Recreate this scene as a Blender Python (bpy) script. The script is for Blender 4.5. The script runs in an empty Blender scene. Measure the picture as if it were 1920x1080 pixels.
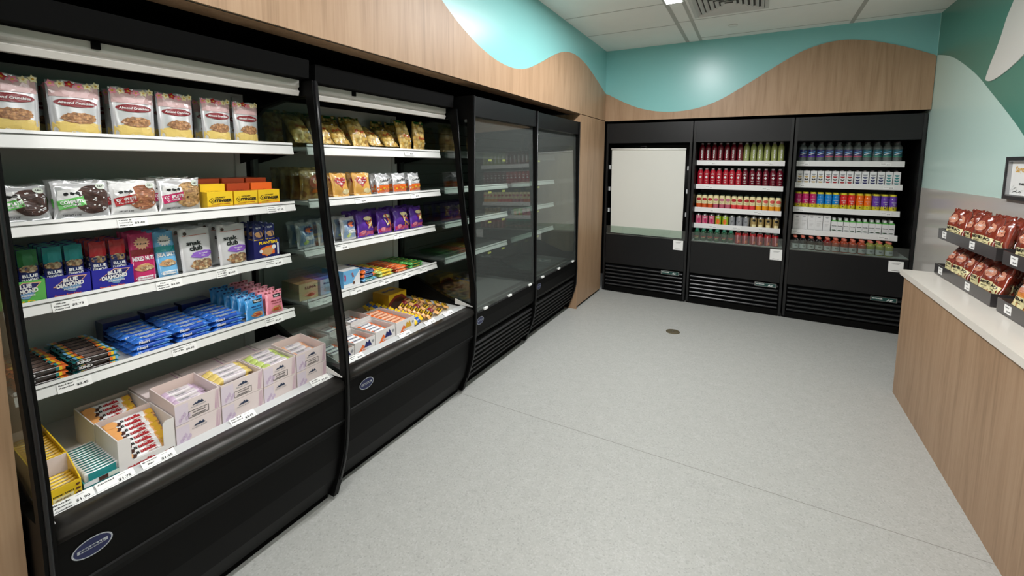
import bpy, math, random
from mathutils import Vector, Matrix
from mathutils.geometry import tessellate_polygon
random.seed(7)
SC = bpy.context.scene
COL = SC.collection
PI = math.pi

# ------------------------------------------------------------------ camera
cam = bpy.data.cameras.new('camera'); cam.sensor_width = 36.0
cam.lens = 824.84 / 1920 * 36.0
cam.shift_x = 0.0; cam.shift_y = -150.5 / 1920
cam.clip_start = 0.05; cam.clip_end = 60
camo = bpy.data.objects.new('camera', cam); COL.objects.link(camo)
_a, _b, _c = math.radians(-29.0323), math.radians(-5.8324), math.radians(0.5888)
_F = Vector((math.sin(_a)*math.cos(_b), math.cos(_a)*math.cos(_b), math.sin(_b)))
_r = _F.cross(Vector((0, 0, 1))).normalized(); _u = _r.cross(_F)
_R = math.cos(_c)*_r + math.sin(_c)*_u; _U = -math.sin(_c)*_r + math.cos(_c)*_u
M4 = Matrix(((_R.x, _U.x, -_F.x, 1.7318), (_R.y, _U.y, -_F.y, -5.5435), (_R.z, _U.z, -_F.z, 1.668), (0, 0, 0, 1)))
camo.matrix_world = M4
SC.camera = camo

# ------------------------------------------------------------------ world, exposure
w = bpy.data.worlds.new('world'); SC.world = w; w.use_nodes = True
w.node_tree.nodes['Background'].inputs[0].default_value = (0.9, 0.95, 1.0, 1)
w.node_tree.nodes['Background'].inputs[1].default_value = 0.35
SC.view_settings.view_transform = 'Standard'; SC.view_settings.look = 'None'
SC.view_settings.exposure = 0.12; SC.view_settings.gamma = 1.0
SC.view_settings.use_curve_mapping = False

# ------------------------------------------------------------------ lamps (linear ceiling fixtures plus added fill)
CEIL = 3.0716
LAMPS = [(1.02, -2.15, 0.13, 1.5, 64), (1.02, -4.55, 0.13, 1.5, 21), (2.05, -4.1, 0.13, 1.5, 13), (1.6, -6.5, 0.6, 0.6, 30)]  # last two are unseen lamps added to spread the light
LIGHT_COL = (0.985, 0.985, 1.0)
for i, (lx, ly, sx, sy, pw) in enumerate(LAMPS):
    l = bpy.data.lights.new('ceiling_lamp', 'AREA'); l.shape = 'RECTANGLE'; l.size = sx; l.size_y = sy
    l.energy = pw; l.color = LIGHT_COL
    lo = bpy.data.objects.new('ceiling_lamp_light', l); COL.objects.link(lo)
    lo.location = (lx, ly, CEIL - 0.012)

# ------------------------------------------------------------------ materials
def lin(c):
    return tuple(((x/255.0)/12.92 if x/255.0 <= 0.04045 else ((x/255.0+0.055)/1.055)**2.4) for x in c)
MATS = {}
def mat(name, rgb=(200, 200, 200), rough=0.5, metal=0.0, spec=0.5, coat=0.0, emit=None, trans=0.0, alpha=1.0, var=0.0, scale=30, bump=0.0):
    if name in MATS: return MATS[name]
    m = bpy.data.materials.new(name); m.use_nodes = True; nt = m.node_tree; b = nt.nodes['Principled BSDF']
    c = lin(rgb)
    b.inputs['Base Color'].default_value = (*c, 1); b.inputs['Roughness'].default_value = rough
    b.inputs['Metallic'].default_value = metal; b.inputs['Specular IOR Level'].default_value = spec
    b.inputs['Coat Weight'].default_value = coat; b.inputs['Coat Roughness'].default_value = 0.12
    b.inputs['Transmission Weight'].default_value = trans; b.inputs['Alpha'].default_value = alpha
    if emit:
        b.inputs['Emission Color'].default_value = (*lin(rgb), 1); b.inputs['Emission Strength'].default_value = emit
    if var or bump:
        tc = nt.nodes.new('ShaderNodeTexCoord'); nz = nt.nodes.new('ShaderNodeTexNoise')
        nz.inputs['Scale'].default_value = scale; nz.inputs['Detail'].default_value = 3
        nt.links.new(tc.outputs['Object'], nz.inputs['Vector'])
        if var:
            mx = nt.nodes.new('ShaderNodeMix'); mx.data_type = 'RGBA'
            mx.inputs[6].default_value = (*[x*(1-var) for x in c], 1); mx.inputs[7].default_value = (*[min(1, x*(1+var)) for x in c], 1)
            nt.links.new(nz.outputs['Fac'], mx.inputs[0]); nt.links.new(mx.outputs[2], b.inputs['Base Color'])
        if bump:
            bp = nt.nodes.new('ShaderNodeBump'); bp.inputs['Strength'].default_value = bump; bp.inputs['Distance'].default_value = 0.01
            nt.links.new(nz.outputs['Fac'], bp.inputs['Height']); nt.links.new(bp.outputs['Normal'], b.inputs['Normal'])
    MATS[name] = m; return m

def wood_mat(name, c1, c2, c3, rough=0.45, axis='z'):
    m = bpy.data.materials.new(name); m.use_nodes = True; nt = m.node_tree; b = nt.nodes['Principled BSDF']; N = nt.nodes.new; L = nt.links.new
    tc = N('ShaderNodeTexCoord'); mp = N('ShaderNodeMapping'); mp.inputs['Scale'].default_value = (9, 9, 0.7)
    L(tc.outputs['Object'], mp.inputs['Vector'])
    n1 = N('ShaderNodeTexNoise'); n1.inputs['Scale'].default_value = 1.6; n1.inputs['Detail'].default_value = 6; n1.inputs['Distortion'].default_value = 1.2
    L(mp.outputs[0], n1.inputs['Vector'])
    mp2 = N('ShaderNodeMapping'); mp2.inputs['Scale'].default_value = (110, 110, 3.0); L(tc.outputs['Object'], mp2.inputs['Vector'])
    n2 = N('ShaderNodeTexNoise'); n2.inputs['Scale'].default_value = 1.0; n2.inputs['Detail'].default_value = 4; L(mp2.outputs[0], n2.inputs['Vector'])
    ad = N('ShaderNodeMath'); ad.operation = 'MULTIPLY_ADD'; ad.inputs[1].default_value = 0.38; L(n2.outputs['Fac'], ad.inputs[0]); 
    sc = N('ShaderNodeMath'); sc.operation = 'MULTIPLY'; sc.inputs[1].default_value = 0.62; L(n1.outputs['Fac'], sc.inputs[0]); L(sc.outputs[0], ad.inputs[2])
    cr = N('ShaderNodeValToRGB'); cr.color_ramp.elements[0].position = 0.36; cr.color_ramp.elements[0].color = (*lin(c1), 1)
    cr.color_ramp.elements[1].position = 0.62; cr.color_ramp.elements[1].color = (*lin(c3), 1)
    e = cr.color_ramp.elements.new(0.48); e.color = (*lin(c2), 1)
    L(ad.outputs[0], cr.inputs[0]); L(cr.outputs[0], b.inputs['Base Color'])
    b.inputs['Roughness'].default_value = rough; b.inputs['Specular IOR Level'].default_value = 0.4
    MATS[name] = m; return m

def floor_mat():
    m = bpy.data.materials.new('speckled_vinyl'); m.use_nodes = True; nt = m.node_tree; b = nt.nodes['Principled BSDF']; N = nt.nodes.new; L = nt.links.new
    tc = N('ShaderNodeTexCoord')
    v = N('ShaderNodeTexVoronoi'); v.inputs['Scale'].default_value = 150; L(tc.outputs['Object'], v.inputs['Vector'])
    cr = N('ShaderNodeValToRGB'); cr.color_ramp.interpolation = 'CONSTANT'
    els = cr.color_ramp.elements; els[0].position = 0; els[0].color = (*lin((168, 169, 165)), 1); els[1].position = 0.25; els[1].color = (*lin((173, 174, 170)), 1)
    for p, c in ((0.55, (171, 172, 168)), (0.8, (178, 179, 176)), (0.93, (160, 161, 157))): e = els.new(p); e.color = (*lin(c), 1)
    sp = N('ShaderNodeSeparateColor'); L(v.outputs['Color'], sp.inputs[0]); L(sp.outputs[0], cr.inputs[0])
    nz = N('ShaderNodeTexNoise'); nz.inputs['Scale'].default_value = 14; nz.inputs['Detail'].default_value = 8; L(tc.outputs['Object'], nz.inputs['Vector'])
    mx = N('ShaderNodeMix'); mx.data_type = 'RGBA'; mx.blend_type = 'MULTIPLY'; mx.inputs[0].default_value = 0.55
    rr = N('ShaderNodeMapRange'); rr.inputs[1].default_value = 0.3; rr.inputs[2].default_value = 0.7; rr.inputs[3].default_value = 0.93; rr.inputs[4].default_value = 1.04
    L(nz.outputs['Fac'], rr.inputs[0]); L(cr.outputs[0], mx.inputs[6]); L(rr.outputs[0], mx.inputs[7])
    # welded seam lines: y = -3.06 and one every 2 m
    sx = N('ShaderNodeSeparateXYZ'); L(tc.outputs['Object'], sx.inputs[0])
    a = N('ShaderNodeMath'); a.operation = 'ADD'; a.inputs[1].default_value = 3.06; L(sx.outputs[1], a.inputs[0])
    ab = N('ShaderNodeMath'); ab.operation = 'ABSOLUTE'; L(a.outputs[0], ab.inputs[0])
    lt = N('ShaderNodeMath'); lt.operation = 'LESS_THAN'; lt.inputs[1].default_value = 0.0022; L(ab.outputs[0], lt.inputs[0])
    m2 = N('ShaderNodeMix'); m2.data_type = 'RGBA'; m2.inputs[7].default_value = (*lin((132, 132, 126)), 1)
    L(lt.outputs[0], m2.inputs[0]); L(mx.outputs[2], m2.inputs[6]); L(m2.outputs[2], b.inputs['Base Color'])
    b.inputs['Roughness'].default_value = 0.42; b.inputs['Specular IOR Level'].default_value = 0.35
    MATS['floor'] = m; return m

def glass_mat(name, tint=(0.9, 0.95, 0.93), ior=1.5, boost=1.0, rough=0.0, haze=0.0, hazecol=(0.8, 0.85, 0.82)):
    m = bpy.data.materials.new(name); m.use_nodes = True; nt = m.node_tree; nt.nodes.remove(nt.nodes['Principled BSDF']); N = nt.nodes.new; L = nt.links.new
    out = nt.nodes['Material Output']; tr = N('ShaderNodeBsdfTransparent'); tr.inputs[0].default_value = (*tint, 1)
    gl = N('ShaderNodeBsdfGlossy'); gl.inputs['Roughness'].default_value = rough; gl.inputs['Color'].default_value = (boost, boost, boost, 1)
    geo = N('ShaderNodeNewGeometry'); dt = N('ShaderNodeVectorMath'); dt.operation = 'DOT_PRODUCT'; L(geo.outputs['Incoming'], dt.inputs[0]); L(geo.outputs['Normal'], dt.inputs[1])
    ab = N('ShaderNodeMath'); ab.operation = 'ABSOLUTE'; L(dt.outputs['Value'], ab.inputs[0])
    om = N('ShaderNodeMath'); om.operation = 'SUBTRACT'; om.inputs[0].default_value = 1.0; L(ab.outputs[0], om.inputs[1])
    pw = N('ShaderNodeMath'); pw.operation = 'POWER'; pw.inputs[1].default_value = 5.0; L(om.outputs[0], pw.inputs[0])
    r0 = ((ior-1)/(ior+1))**2; fr = N('ShaderNodeMath'); fr.operation = 'MULTIPLY_ADD'; fr.inputs[1].default_value = 1-r0; fr.inputs[2].default_value = r0; L(pw.outputs[0], fr.inputs[0])
    mx = N('ShaderNodeMixShader'); L(fr.outputs[0], mx.inputs[0]); L(tr.outputs[0], mx.inputs[1]); L(gl.outputs[0], mx.inputs[2])
    last = mx
    if haze:
        df = N('ShaderNodeBsdfDiffuse'); df.inputs[0].default_value = (*hazecol, 1); m2 = N('ShaderNodeMixShader'); m2.inputs[0].default_value = haze
        L(mx.outputs[0], m2.inputs[1]); L(df.outputs[0], m2.inputs[2]); last = m2
    L(last.outputs[0], out.inputs['Surface']); MATS[name] = m; return m

def mottled(name, cols, scale=60, rough=0.25, coat=0.6, dark=None):
    m = bpy.data.materials.new(name); m.use_nodes = True; nt = m.node_tree; b = nt.nodes['Principled BSDF']; N = nt.nodes.new; L = nt.links.new
    tc = N('ShaderNodeTexCoord'); v = N('ShaderNodeTexVoronoi'); v.inputs['Scale'].default_value = scale; v.inputs['Randomness'].default_value = 1
    L(tc.outputs['Object'], v.inputs['Vector']); sp = N('ShaderNodeSeparateColor'); L(v.outputs['Color'], sp.inputs[0])
    cr = N('ShaderNodeValToRGB'); els = cr.color_ramp.elements; n = len(cols)
    els[0].position = 0; els[0].color = (*lin(cols[0]), 1); els[1].position = 1; els[1].color = (*lin(cols[-1]), 1)
    for i in range(1, n-1): e = els.new(i/(n-1)); e.color = (*lin(cols[i]), 1)
    L(sp.outputs[0], cr.inputs[0])
    mx = N('ShaderNodeMix'); mx.data_type = 'RGBA'; mx.blend_type = 'MULTIPLY'; mx.inputs[0].default_value = 0.8
    rr = N('ShaderNodeMapRange'); rr.inputs[2].default_value = 0.012*60/scale*1.0; rr.inputs[3].default_value = 1.0; rr.inputs[4].default_value = 0.55
    v2 = N('ShaderNodeTexVoronoi'); v2.inputs['Scale'].default_value = scale; L(tc.outputs['Object'], v2.inputs['Vector'])
    rr.inputs[1].default_value = 0.35; rr.inputs[2].default_value = 0.8
    L(v2.outputs['Distance'], rr.inputs[0]); L(cr.outputs[0], mx.inputs[6]); L(rr.outputs[0], mx.inputs[7]); L(mx.outputs[2], b.inputs['Base Color'])
    b.inputs['Roughness'].default_value = rough; b.inputs['Coat Weight'].default_value = coat; b.inputs['Coat Roughness'].default_value = 0.1
    MATS[name] = m; return m

WOODL = wood_mat('oak_laminate', (150, 121, 93), (164, 133, 104), (172, 142, 113))
FLOOR = floor_mat()
CEILM = mat('ceiling_tile', (242, 242, 238), 0.9, var=0.03, scale=6, bump=0.05)
GRID = mat('ceiling_grid', (186, 184, 178), 0.7)
TEAL = mat('teal_paint', (132, 194, 192), 0.3, spec=0.5, var=0.03, scale=2)
TEALG = mat('deep_green_paint', (84, 142, 126), 0.3, spec=0.5, var=0.03, scale=2)
MINT = mat('pale_mint_paint', (204, 232, 224), 0.3, spec=0.5, var=0.02, scale=2)
SPLASH = mat('grey_backsplash', (196, 192, 186), 0.18, spec=0.6, var=0.02, scale=3)
OFFW = mat('off_white_wall', (225, 222, 214), 0.7)
WHITE = mat('white_gloss', (232, 231, 226), 0.35)
BLACK = mat('black_enamel', (4, 4, 4), 0.5, spec=0.12)
BLACKN = mat('black_navy_enamel', (8, 9, 12), 0.42, spec=0.4)
DARK = mat('charcoal_matte', (20, 20, 21), 0.6)
BLACKR = mat('black_ridge', (18, 19, 21), 0.32, spec=0.45)
VOID = mat('shadow_black', (3, 3, 3), 0.8, spec=0.1)
BUMP = mat('gunmetal_bumper', (48, 46, 44), 0.33, metal=0.3)
STEEL = mat('brushed_steel', (170, 170, 170), 0.3, metal=1.0)
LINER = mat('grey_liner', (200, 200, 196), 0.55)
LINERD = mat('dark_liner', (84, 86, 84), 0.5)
SHELFW = mat('white_shelf', (226, 226, 224), 0.35)
SHELFG = mat('light_grey_rail', (196, 198, 198), 0.35)
PAPER = mat('white_paper', (240, 240, 238), 0.6)
INK = mat('black_ink', (28, 28, 30), 0.6)
GLASS = glass_mat('side_glass', (0.80, 0.84, 0.82), 1.55)
DOORG = glass_mat('cover_acrylic', (0.80, 0.84, 0.82), 1.6, haze=0.035)
LIPG = glass_mat('lip_glass', (0.84, 0.89, 0.86), 1.5, haze=0.02)
QUARTZ = mat('pale_quartz', (232, 226, 216), 0.25, var=0.02, scale=8)
TRAYG = mat('smoke_tray', (62, 60, 61), 0.25, spec=0.6)
SHADE = mat('night_blind', (214, 214, 206), 0.6, var=0.02, scale=3)

# ------------------------------------------------------------------ mesh builder
class MB:
    def __init__(s): s.v = []; s.f = []; s.m = []; s.mats = []; s.sm = []
    def mi(s, m):
        if m not in s.mats: s.mats.append(m)
        return s.mats.index(m)
    def add(s, vs, fs, m, smooth=False):
        o = len(s.v); s.v += [tuple(x) for x in vs]; k = s.mi(m)
        for f in fs: s.f.append([i+o for i in f]); s.m.append(k); s.sm.append(smooth)
    def box(s, x0, x1, y0, y1, z0, z1, m):
        v = [(x, y, z) for z in (z0, z1) for y in (y0, y1) for x in (x0, x1)]
        s.add(v, [(0, 2, 3, 1), (4, 5, 7, 6), (0, 1, 5, 4), (2, 6, 7, 3), (0, 4, 6, 2), (1, 3, 7, 5)], m)
    def prism(s, loops, fn, t0, t1, m, smooth=False, side=None):
        """loops: [outer, hole...] of 2D points; fn(a,b,t)->xyz"""
        pts = [p for l in loops for p in l]; n = len(pts)
        tris = tessellate_polygon([[Vector((a, b, 0)) for a, b in l] for l in loops])
        va = [fn(a, b, t0) for a, b in pts]; vb = [fn(a, b, t1) for a, b in pts]
        s.add(va, [tuple(t) for t in tris], m); s.add(vb, [tuple(reversed(t)) for t in tris], m)
        k = 0
        for l in loops:
            c = len(l); ring = va[k:k+c] + vb[k:k+c]
            s.add(ring, [(i, (i+1) % c, (i+1) % c + c, i+c) for i in range(c)], side or m, smooth); k += c
    def tube(s, path, r, m, n=8):
        rings = []; P = [Vector(p) for p in path]
        for i, p in enumerate(P):
            d = (P[min(i+1, len(P)-1)] - P[max(i-1, 0)]).normalized(); a = d.cross(Vector((0.13, 0.2, 1))).normalized(); b = d.cross(a)
            rings.append([p + r*(math.cos(2*PI*j/n)*a + math.sin(2*PI*j/n)*b) for j in range(n)])
        v = [q for rg in rings for q in rg]; f = []
        for i in range(len(P)-1):
            for j in range(n): f.append((i*n+j, i*n+(j+1) % n, (i+1)*n+(j+1) % n, (i+1)*n+j))
        f.append(tuple(range(n))); f.append(tuple(reversed(range((len(P)-1)*n, len(P)*n))))
        s.add(v, f, m, True)
    def lathe(s, prof, m, n=20, mats=None, cx=0, cy=0):
        k = len(prof)
        for i in range(k-1):
            mm = mats[i] if mats else m; (r0, z0), (r1, z1) = prof[i], prof[i+1]
            v = [(cx+r0*math.cos(2*PI*j/n), cy+r0*math.sin(2*PI*j/n), z0) for j in range(n)] + [(cx+r1*math.cos(2*PI*j/n), cy+r1*math.sin(2*PI*j/n), z1) for j in range(n)]
            s.add(v, [(j, (j+1) % n, (j+1) % n+n, j+n) for j in range(n)], mm, True)
        r, z = prof[-1]
        if r > 1e-4: s.add([(cx+r*math.cos(2*PI*j/n), cy+r*math.sin(2*PI*j/n), z) for j in range(n)], [tuple(range(n))], mats[-1] if mats else m)
        r, z = prof[0]
        if r > 1e-4: s.add([(cx+r*math.cos(2*PI*j/n), cy+r*math.sin(2*PI*j/n), z) for j in range(n)], [tuple(reversed(range(n)))], mats[0] if mats else m)
    def mesh(s, name, weld=False):
        me = bpy.data.meshes.new(name); me.from_pydata(s.v, [], s.f)
        for m in s.mats: me.materials.append(m)
        me.polygons.foreach_set('material_index', s.m); me.polygons.foreach_set('use_smooth', s.sm)
        if weld:
            import bmesh
            bm = bmesh.new(); bm.from_mesh(me); bmesh.ops.remove_doubles(bm, verts=bm.verts, dist=1e-5); bmesh.ops.recalc_face_normals(bm, faces=bm.faces); bm.to_mesh(me); bm.free()
        me.update(); return me

def link(name, me, parent=None, loc=(0, 0, 0), rot=(0, 0, 0)):
    o = bpy.data.objects.new(name, me); COL.objects.link(o); o.location = loc; o.rotation_euler = rot
    if parent: o.parent = parent
    return o
def tag(o, label=None, cat=None, group=None, kind=None):
    if label: o['label'] = label
    if cat: o['category'] = cat
    if group: o['group'] = group
    if kind: o['kind'] = kind
    return o
def struct(name, mb, weld=True):
    o = link(name, mb.mesh(name, weld)); o['kind'] = 'structure'; return o
def empty(name, loc, label, cat, group=None, rz=0):
    o = link(name, None, None, loc, (0, 0, rz)); o.empty_display_size = 0.05; return tag(o, label, cat, group)
def part(name, mb, parent, label=None, weld=True):
    o = link(name, mb.mesh(name, weld), parent)
    o.matrix_parent_inverse = parent.matrix_basis.inverted()   # geometry given in world coordinates
    if label: o['label'] = label
    return o

# ------------------------------------------------------------------ text and decals
TCACHE = {}
def text_tris(t, bold=0.0):
    k = (t, bold)
    if k in TCACHE: return TCACHE[k]
    c = bpy.data.curves.new('t', 'FONT'); c.body = t; c.resolution_u = 2; c.offset = bold; c.align_x = 'LEFT'; c.space_line = 0.9
    o = bpy.data.objects.new('t', c); COL.objects.link(o)
    dg = bpy.context.evaluated_depsgraph_get(); me = bpy.data.meshes.new_from_object(o.evaluated_get(dg))
    me.calc_loop_triangles()
    v = [(p.co.x, p.co.y) for p in me.vertices]; tr = [tuple(x.vertices) for x in me.loop_triangles]
    bpy.data.objects.remove(o); bpy.data.curves.remove(c); bpy.data.meshes.remove(me)
    xs = [p[0] for p in v]; ys = [p[1] for p in v]; x0, x1, y0, y1 = min(xs), max(xs), min(ys), max(ys)
    v = [((x-x0)/(x1-x0)-0.5, (y-y0)/(y1-y0)-0.5) for x, y in v]
    TCACHE[k] = (v, tr, (x1-x0)/(y1-y0)); return TCACHE[k]
def put_tris(mb, v, tr, surf, m, maxlen=0.02, off=0.0012):
    """v: 2D verts, tr: tris; surf(u,w,off)->xyz"""
    v = list(v); work = [tuple(t) for t in tr]; out = []
    while work:
        t = work.pop(); L = [math.dist(v[t[i]], v[t[(i+1) % 3]]) for i in range(3)]; k = max(range(3), key=lambda i: L[i])
        if L[k] > maxlen and len(v) < 4000:
            a, b, c = t[k], t[(k+1) % 3], t[(k+2) % 3]; v.append(((v[a][0]+v[b][0])/2, (v[a][1]+v[b][1])/2)); n = len(v)-1
            work += [(a, n, c), (n, b, c)]
        else: out.append(t)
    mb.add([surf(x, y, off) for x, y in v], out, m)
def text(mb, t, cu, cw, width, surf, m, height=None, rot=0, shear=0, bold=0.03, off=0.0018, maxlen=0.02):
    v, tr, asp = text_tris(t, bold); h = height or width/asp; c, s = math.cos(rot), math.sin(rot); V = []
    for x, y in v:
        X = x*width + shear*y*h; Y = y*h; V.append((cu+X*c-Y*s, cw+X*s+Y*c))
    put_tris(mb, V, tr, surf, m, maxlen, off)
def poly(mb, pts, surf, m, off=0.0010, maxlen=0.02):
    tr = tessellate_polygon([[Vector((a, b, 0)) for a, b in pts]]); put_tris(mb, pts, tr, surf, m, maxlen, off)
def rect(mb, u0, w0, u1, w1, surf, m, off=0.001, maxlen=0.02): poly(mb, [(u0, w0), (u1, w0), (u1, w1), (u0, w1)], surf, m, off, maxlen)
def disc(mb, cu, cw, ru, rw, surf, m, off=0.0012, n=20, maxlen=0.02, a0=0):
    poly(mb, [(cu+ru*math.cos(a0+2*PI*i/n), cw+rw*math.sin(a0+2*PI*i/n)) for i in range(n)], surf, m, off, maxlen)
def blob(mb, cu, cw, ru, rw, surf, m, seed=1, off=0.0012, n=18, amp=0.2):
    r = random.Random(seed); poly(mb, [(cu+ru*(1+amp*r.uniform(-1, 1))*math.cos(2*PI*i/n), cw+rw*(1+amp*r.uniform(-1, 1))*math.sin(2*PI*i/n)) for i in range(n)], surf, m, off)
def star(mb, cu, cw, r0, r1, n, surf, m, off=0.0014, a0=PI/2, squash=1):
    poly(mb, [(cu+(r0 if i % 2 == 0 else r1)*math.cos(a0+PI*i/n), cw+squash*(r0 if i % 2 == 0 else r1)*math.sin(a0+PI*i/n)) for i in range(2*n)], surf, m, off)
def flat(y0=0.0):
    return lambda u, w, off: (u, y0-off, w)

# ------------------------------------------------------------------ package shapes (front faces local -Y, x to the right, base at z=0)
def bag(w, h, d, m, deco=None, seed=1, nu=14, nw=18, kind='pillow', crimp=0.05, wr=0.0035, mtop=None, back=None, notch=True):
    rd = random.Random(seed); ph = [rd.uniform(0, 6.3) for _ in range(8)]
    def th(u, q):           # u in -1..1, q in 0..1 -> half thickness
        e = max(0.0, 1-abs(u)**2.4)**0.6
        if kind == 'pillow':
            qq = min(1, max(0, (q-crimp)/(1-2*crimp))); z = max(0.0, math.sin(PI*qq))**0.55
        else:               # stand-up pouch: fat low, flat at the top
            z = (1-q)**0.55 * min(1, (q+0.02)/0.08)**0.5 + 0.0
            z = min(z, 1)
        t = d/2*e*z
        wv = wr*(math.sin(7*u+5*q+ph[0])+math.sin(13*q*(1+0.3*u)+ph[1])*0.8+math.sin(17*u-9*q+ph[2])*0.5+math.sin(29*q+11*u+ph[3])*0.35)
        fade = min(1, 6*(1-abs(u)))*(1 if kind == 'pillow' and crimp < q < 1-crimp else 0.35)
        return t + wv*fade*0.6
    def wd(q):
        if kind == 'pillow': return w/2*(1-0.07*math.sin(PI*q)**0.8 + 0.012*math.sin(9*q+ph[4]))
        return w/2*(0.93+0.07*q)
    def P(i, j, side):
        u = -1+2*i/nu; q = j/nw
        t = th(u, q); x = u*wd(q) + 0.0; z = h*q
        if q > 0.99 or q < 0.01: z += 0.0025*math.sin(5*u+ph[5])*(1 if q > 0.5 else 0)
        y = -t if side == 0 else t
        y += 0.5*wr*math.sin(4*u+ph[6])*(1 if q > 0.9 and kind == 'pillow' else 0)
        return Vector((x, y, z))
    F = [[P(i, j, 0) for i in range(nu+1)] for j in range(nw+1)]
    B = [[P(i, j, 1) for i in range(nu+1)] for j in range(nw+1)]
    def surf(x, z, off):
        q = min(max(z/h, 0), 1); u = max(-1, min(1, x/wd(q))); a = (u+1)/2*nu; b = q*nw
        i = min(int(a), nu-1); j = min(int(b), nw-1); fa, fb = a-i, b-j
        p = (F[j][i]*(1-fa)+F[j][i+1]*fa)*(1-fb) + (F[j+1][i]*(1-fa)+F[j+1][i+1]*fa)*fb
        return (p.x, p.y-off-0.0009, z)
    mb = MB(); W = nu+1
    for grid, rev in ((F, False), (B, True)):
        vs = [p for r in grid for p in r]
        for j in range(nw):
            q = (j+0.5)/nw; mm = m if not mtop or q < mtop[0] else mtop[1]
            fs = []
            for i in range(nu):
                f = (j*W+i, j*W+i+1, (j+1)*W+i+1, (j+1)*W+i); fs.append(tuple(reversed(f)) if rev else f)
            mb.f += [[k+len(mb.v) for k in f] for f in []]
            idx = mb.mi(mm if not (rev and back) else back)
            for f in fs: mb.f.append(('G', rev, f, idx))
    # resolve grids
    faces = [x for x in mb.f if x[0] == 'G']; mb.f = []; base = {False: 0, True: W*(nw+1)}
    mb.v = [tuple(p) for r in F for p in r] + [tuple(p) for r in B for p in r]
    for _, rev, f, idx in faces: mb.f.append([k+base[rev] for k in f]); mb.m.append(idx); mb.sm.append(True)
    n0 = W*(nw+1); bi = mb.mi(m)
    for j in range(nw):     # close the sides
        for i, fl in ((0, True), (nu, False)):
            f = [j*W+i, (j+1)*W+i, (j+1)*W+i+n0, j*W+i+n0]; mb.f.append(f if not fl else f[::-1]); mb.m.append(bi); mb.sm.append(True)
    for j, fl in ((0, False), (nw, True)):
        for i in range(nu):
            f = [j*W+i, j*W+i+1, j*W+i+1+n0, j*W+i+n0]; mb.f.append(f if fl else f[::-1]); mb.m.append(bi); mb.sm.append(True)
    if deco: deco(mb, surf, w, h)
    return mb

def carton(w, d, h, m, deco=None, top=None, side=None, r=0.0):
    mb = MB(); v = [(x, y, z) for z in (0, h) for y in (0, d) for x in (-w/2, w/2)]
    mb.add(v, [(0, 2, 3, 1), (0, 1, 5, 4), (2, 6, 7, 3)], m); mb.add(v, [(0, 4, 6, 2), (1, 3, 7, 5)], side or m); mb.add(v, [(4, 5, 7, 6)], top or m)
    if deco: deco(mb, flat(0), w, h)
    return mb
def tray(w, d, h, m, fh=None, bh=None, t=0.003, deco=None, inner=None, cut=None, base=0.003):
    """open display box; fh front wall height, bh back wall height; cut=(half width, low height) gives a U shaped front"""
    fh = fh or h; bh = bh or h; mb = MB(); inn = inner or m
    mb.box(-w/2, w/2, 0, d, 0, base, m)
    for s in (-1, 1):
        x0, x1 = sorted((s*w/2, s*(w/2-t))); mb.prism([[(0, base), (d, base), (d, bh), (0, max(fh, h) if cut else fh)]], lambda a, b, q: (q, a, b), x0, x1, m)
    mb.box(-w/2+t, w/2-t, d-t, d, base, bh, inn)
    if cut:
        c, lo = cut; pts = [(-w/2+t, base), (w/2-t, base), (w/2-t, h), (c+0.008, h), (c, h-0.01), (c, lo), (-c, lo), (-c, h-0.01), (-c-0.008, h), (-w/2+t, h)]
        mb.prism([pts], lambda a, b, q: (a, q, b), 0, t, m)
    else: mb.box(-w/2+t, w/2-t, 0, t, base, fh, m)
    if deco: deco(mb, flat(0), w, fh)
    return mb
def bar(L, W, H, m, end=None, deco=None, seed=1, flatm=None):
    """flow wrapped bar lying flat: length along x, width W along y, H thick; top faces up"""
    rd = random.Random(seed); mb = MB(); n = 12; k = 8; e = 0.014; rings = []; ph = rd.uniform(0, 6)
    xs = [-L/2, -L/2+e*0.5, -L/2+e, -L/2+e+0.006] + [-L/2+e+0.006+(L-2*e-0.012)*i/n for i in range(1, n)] + [L/2-e-0.006, L/2-e, L/2-e*0.5, L/2]
    for x in xs:
        q = min(1, max(0, (L/2-abs(x)-e*0.7)/0.012)); q = math.sin(q*PI/2); hh = 0.0012 + (H-0.0012)*q; ww = W*(1.0 if q < 0.2 else 0.94+0.03*math.sin(40*x+ph))
        ring = []
        for j in range(k):
            a = 2*PI*j/k + PI/k; cx = math.copysign(abs(math.cos(a))**0.55, math.cos(a)); cz = math.copysign(abs(math.sin(a))**0.7, math.sin(a))
            ring.append((x, ww/2*cx, H/2+hh/2*cz + 0.0008*math.sin(60*x+j+ph)*q))
        rings.append(ring)
    V = [p for r in rings for p in r]
    for i in range(len(xs)-1):
        mm = end if end and (i < 4 or i > len(xs)-6) else m
        idx = mb.mi(mm)
        for j in range(k): mb.f.append([i*k+j, i*k+(j+1) % k, (i+1)*k+(j+1) % k, (i+1)*k+j]); mb.m.append(idx); mb.sm.append(True)
    mb.v = V; mb.f.append(list(range(k))[::-1]); mb.m.append(0); mb.sm.append(False); nn = (len(xs)-1)*k; mb.f.append(list(range(nn, nn+k))); mb.m.append(0); mb.sm.append(False)
    if deco: deco(mb, lambda u, w_, off: (u, w_, H*0.985+off), L, W)
    return mb
def cyl_surf(r):
    return lambda u, z, off: ((r+off)*math.sin(u/r), -(r+off)*math.cos(u/r), z)

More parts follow.
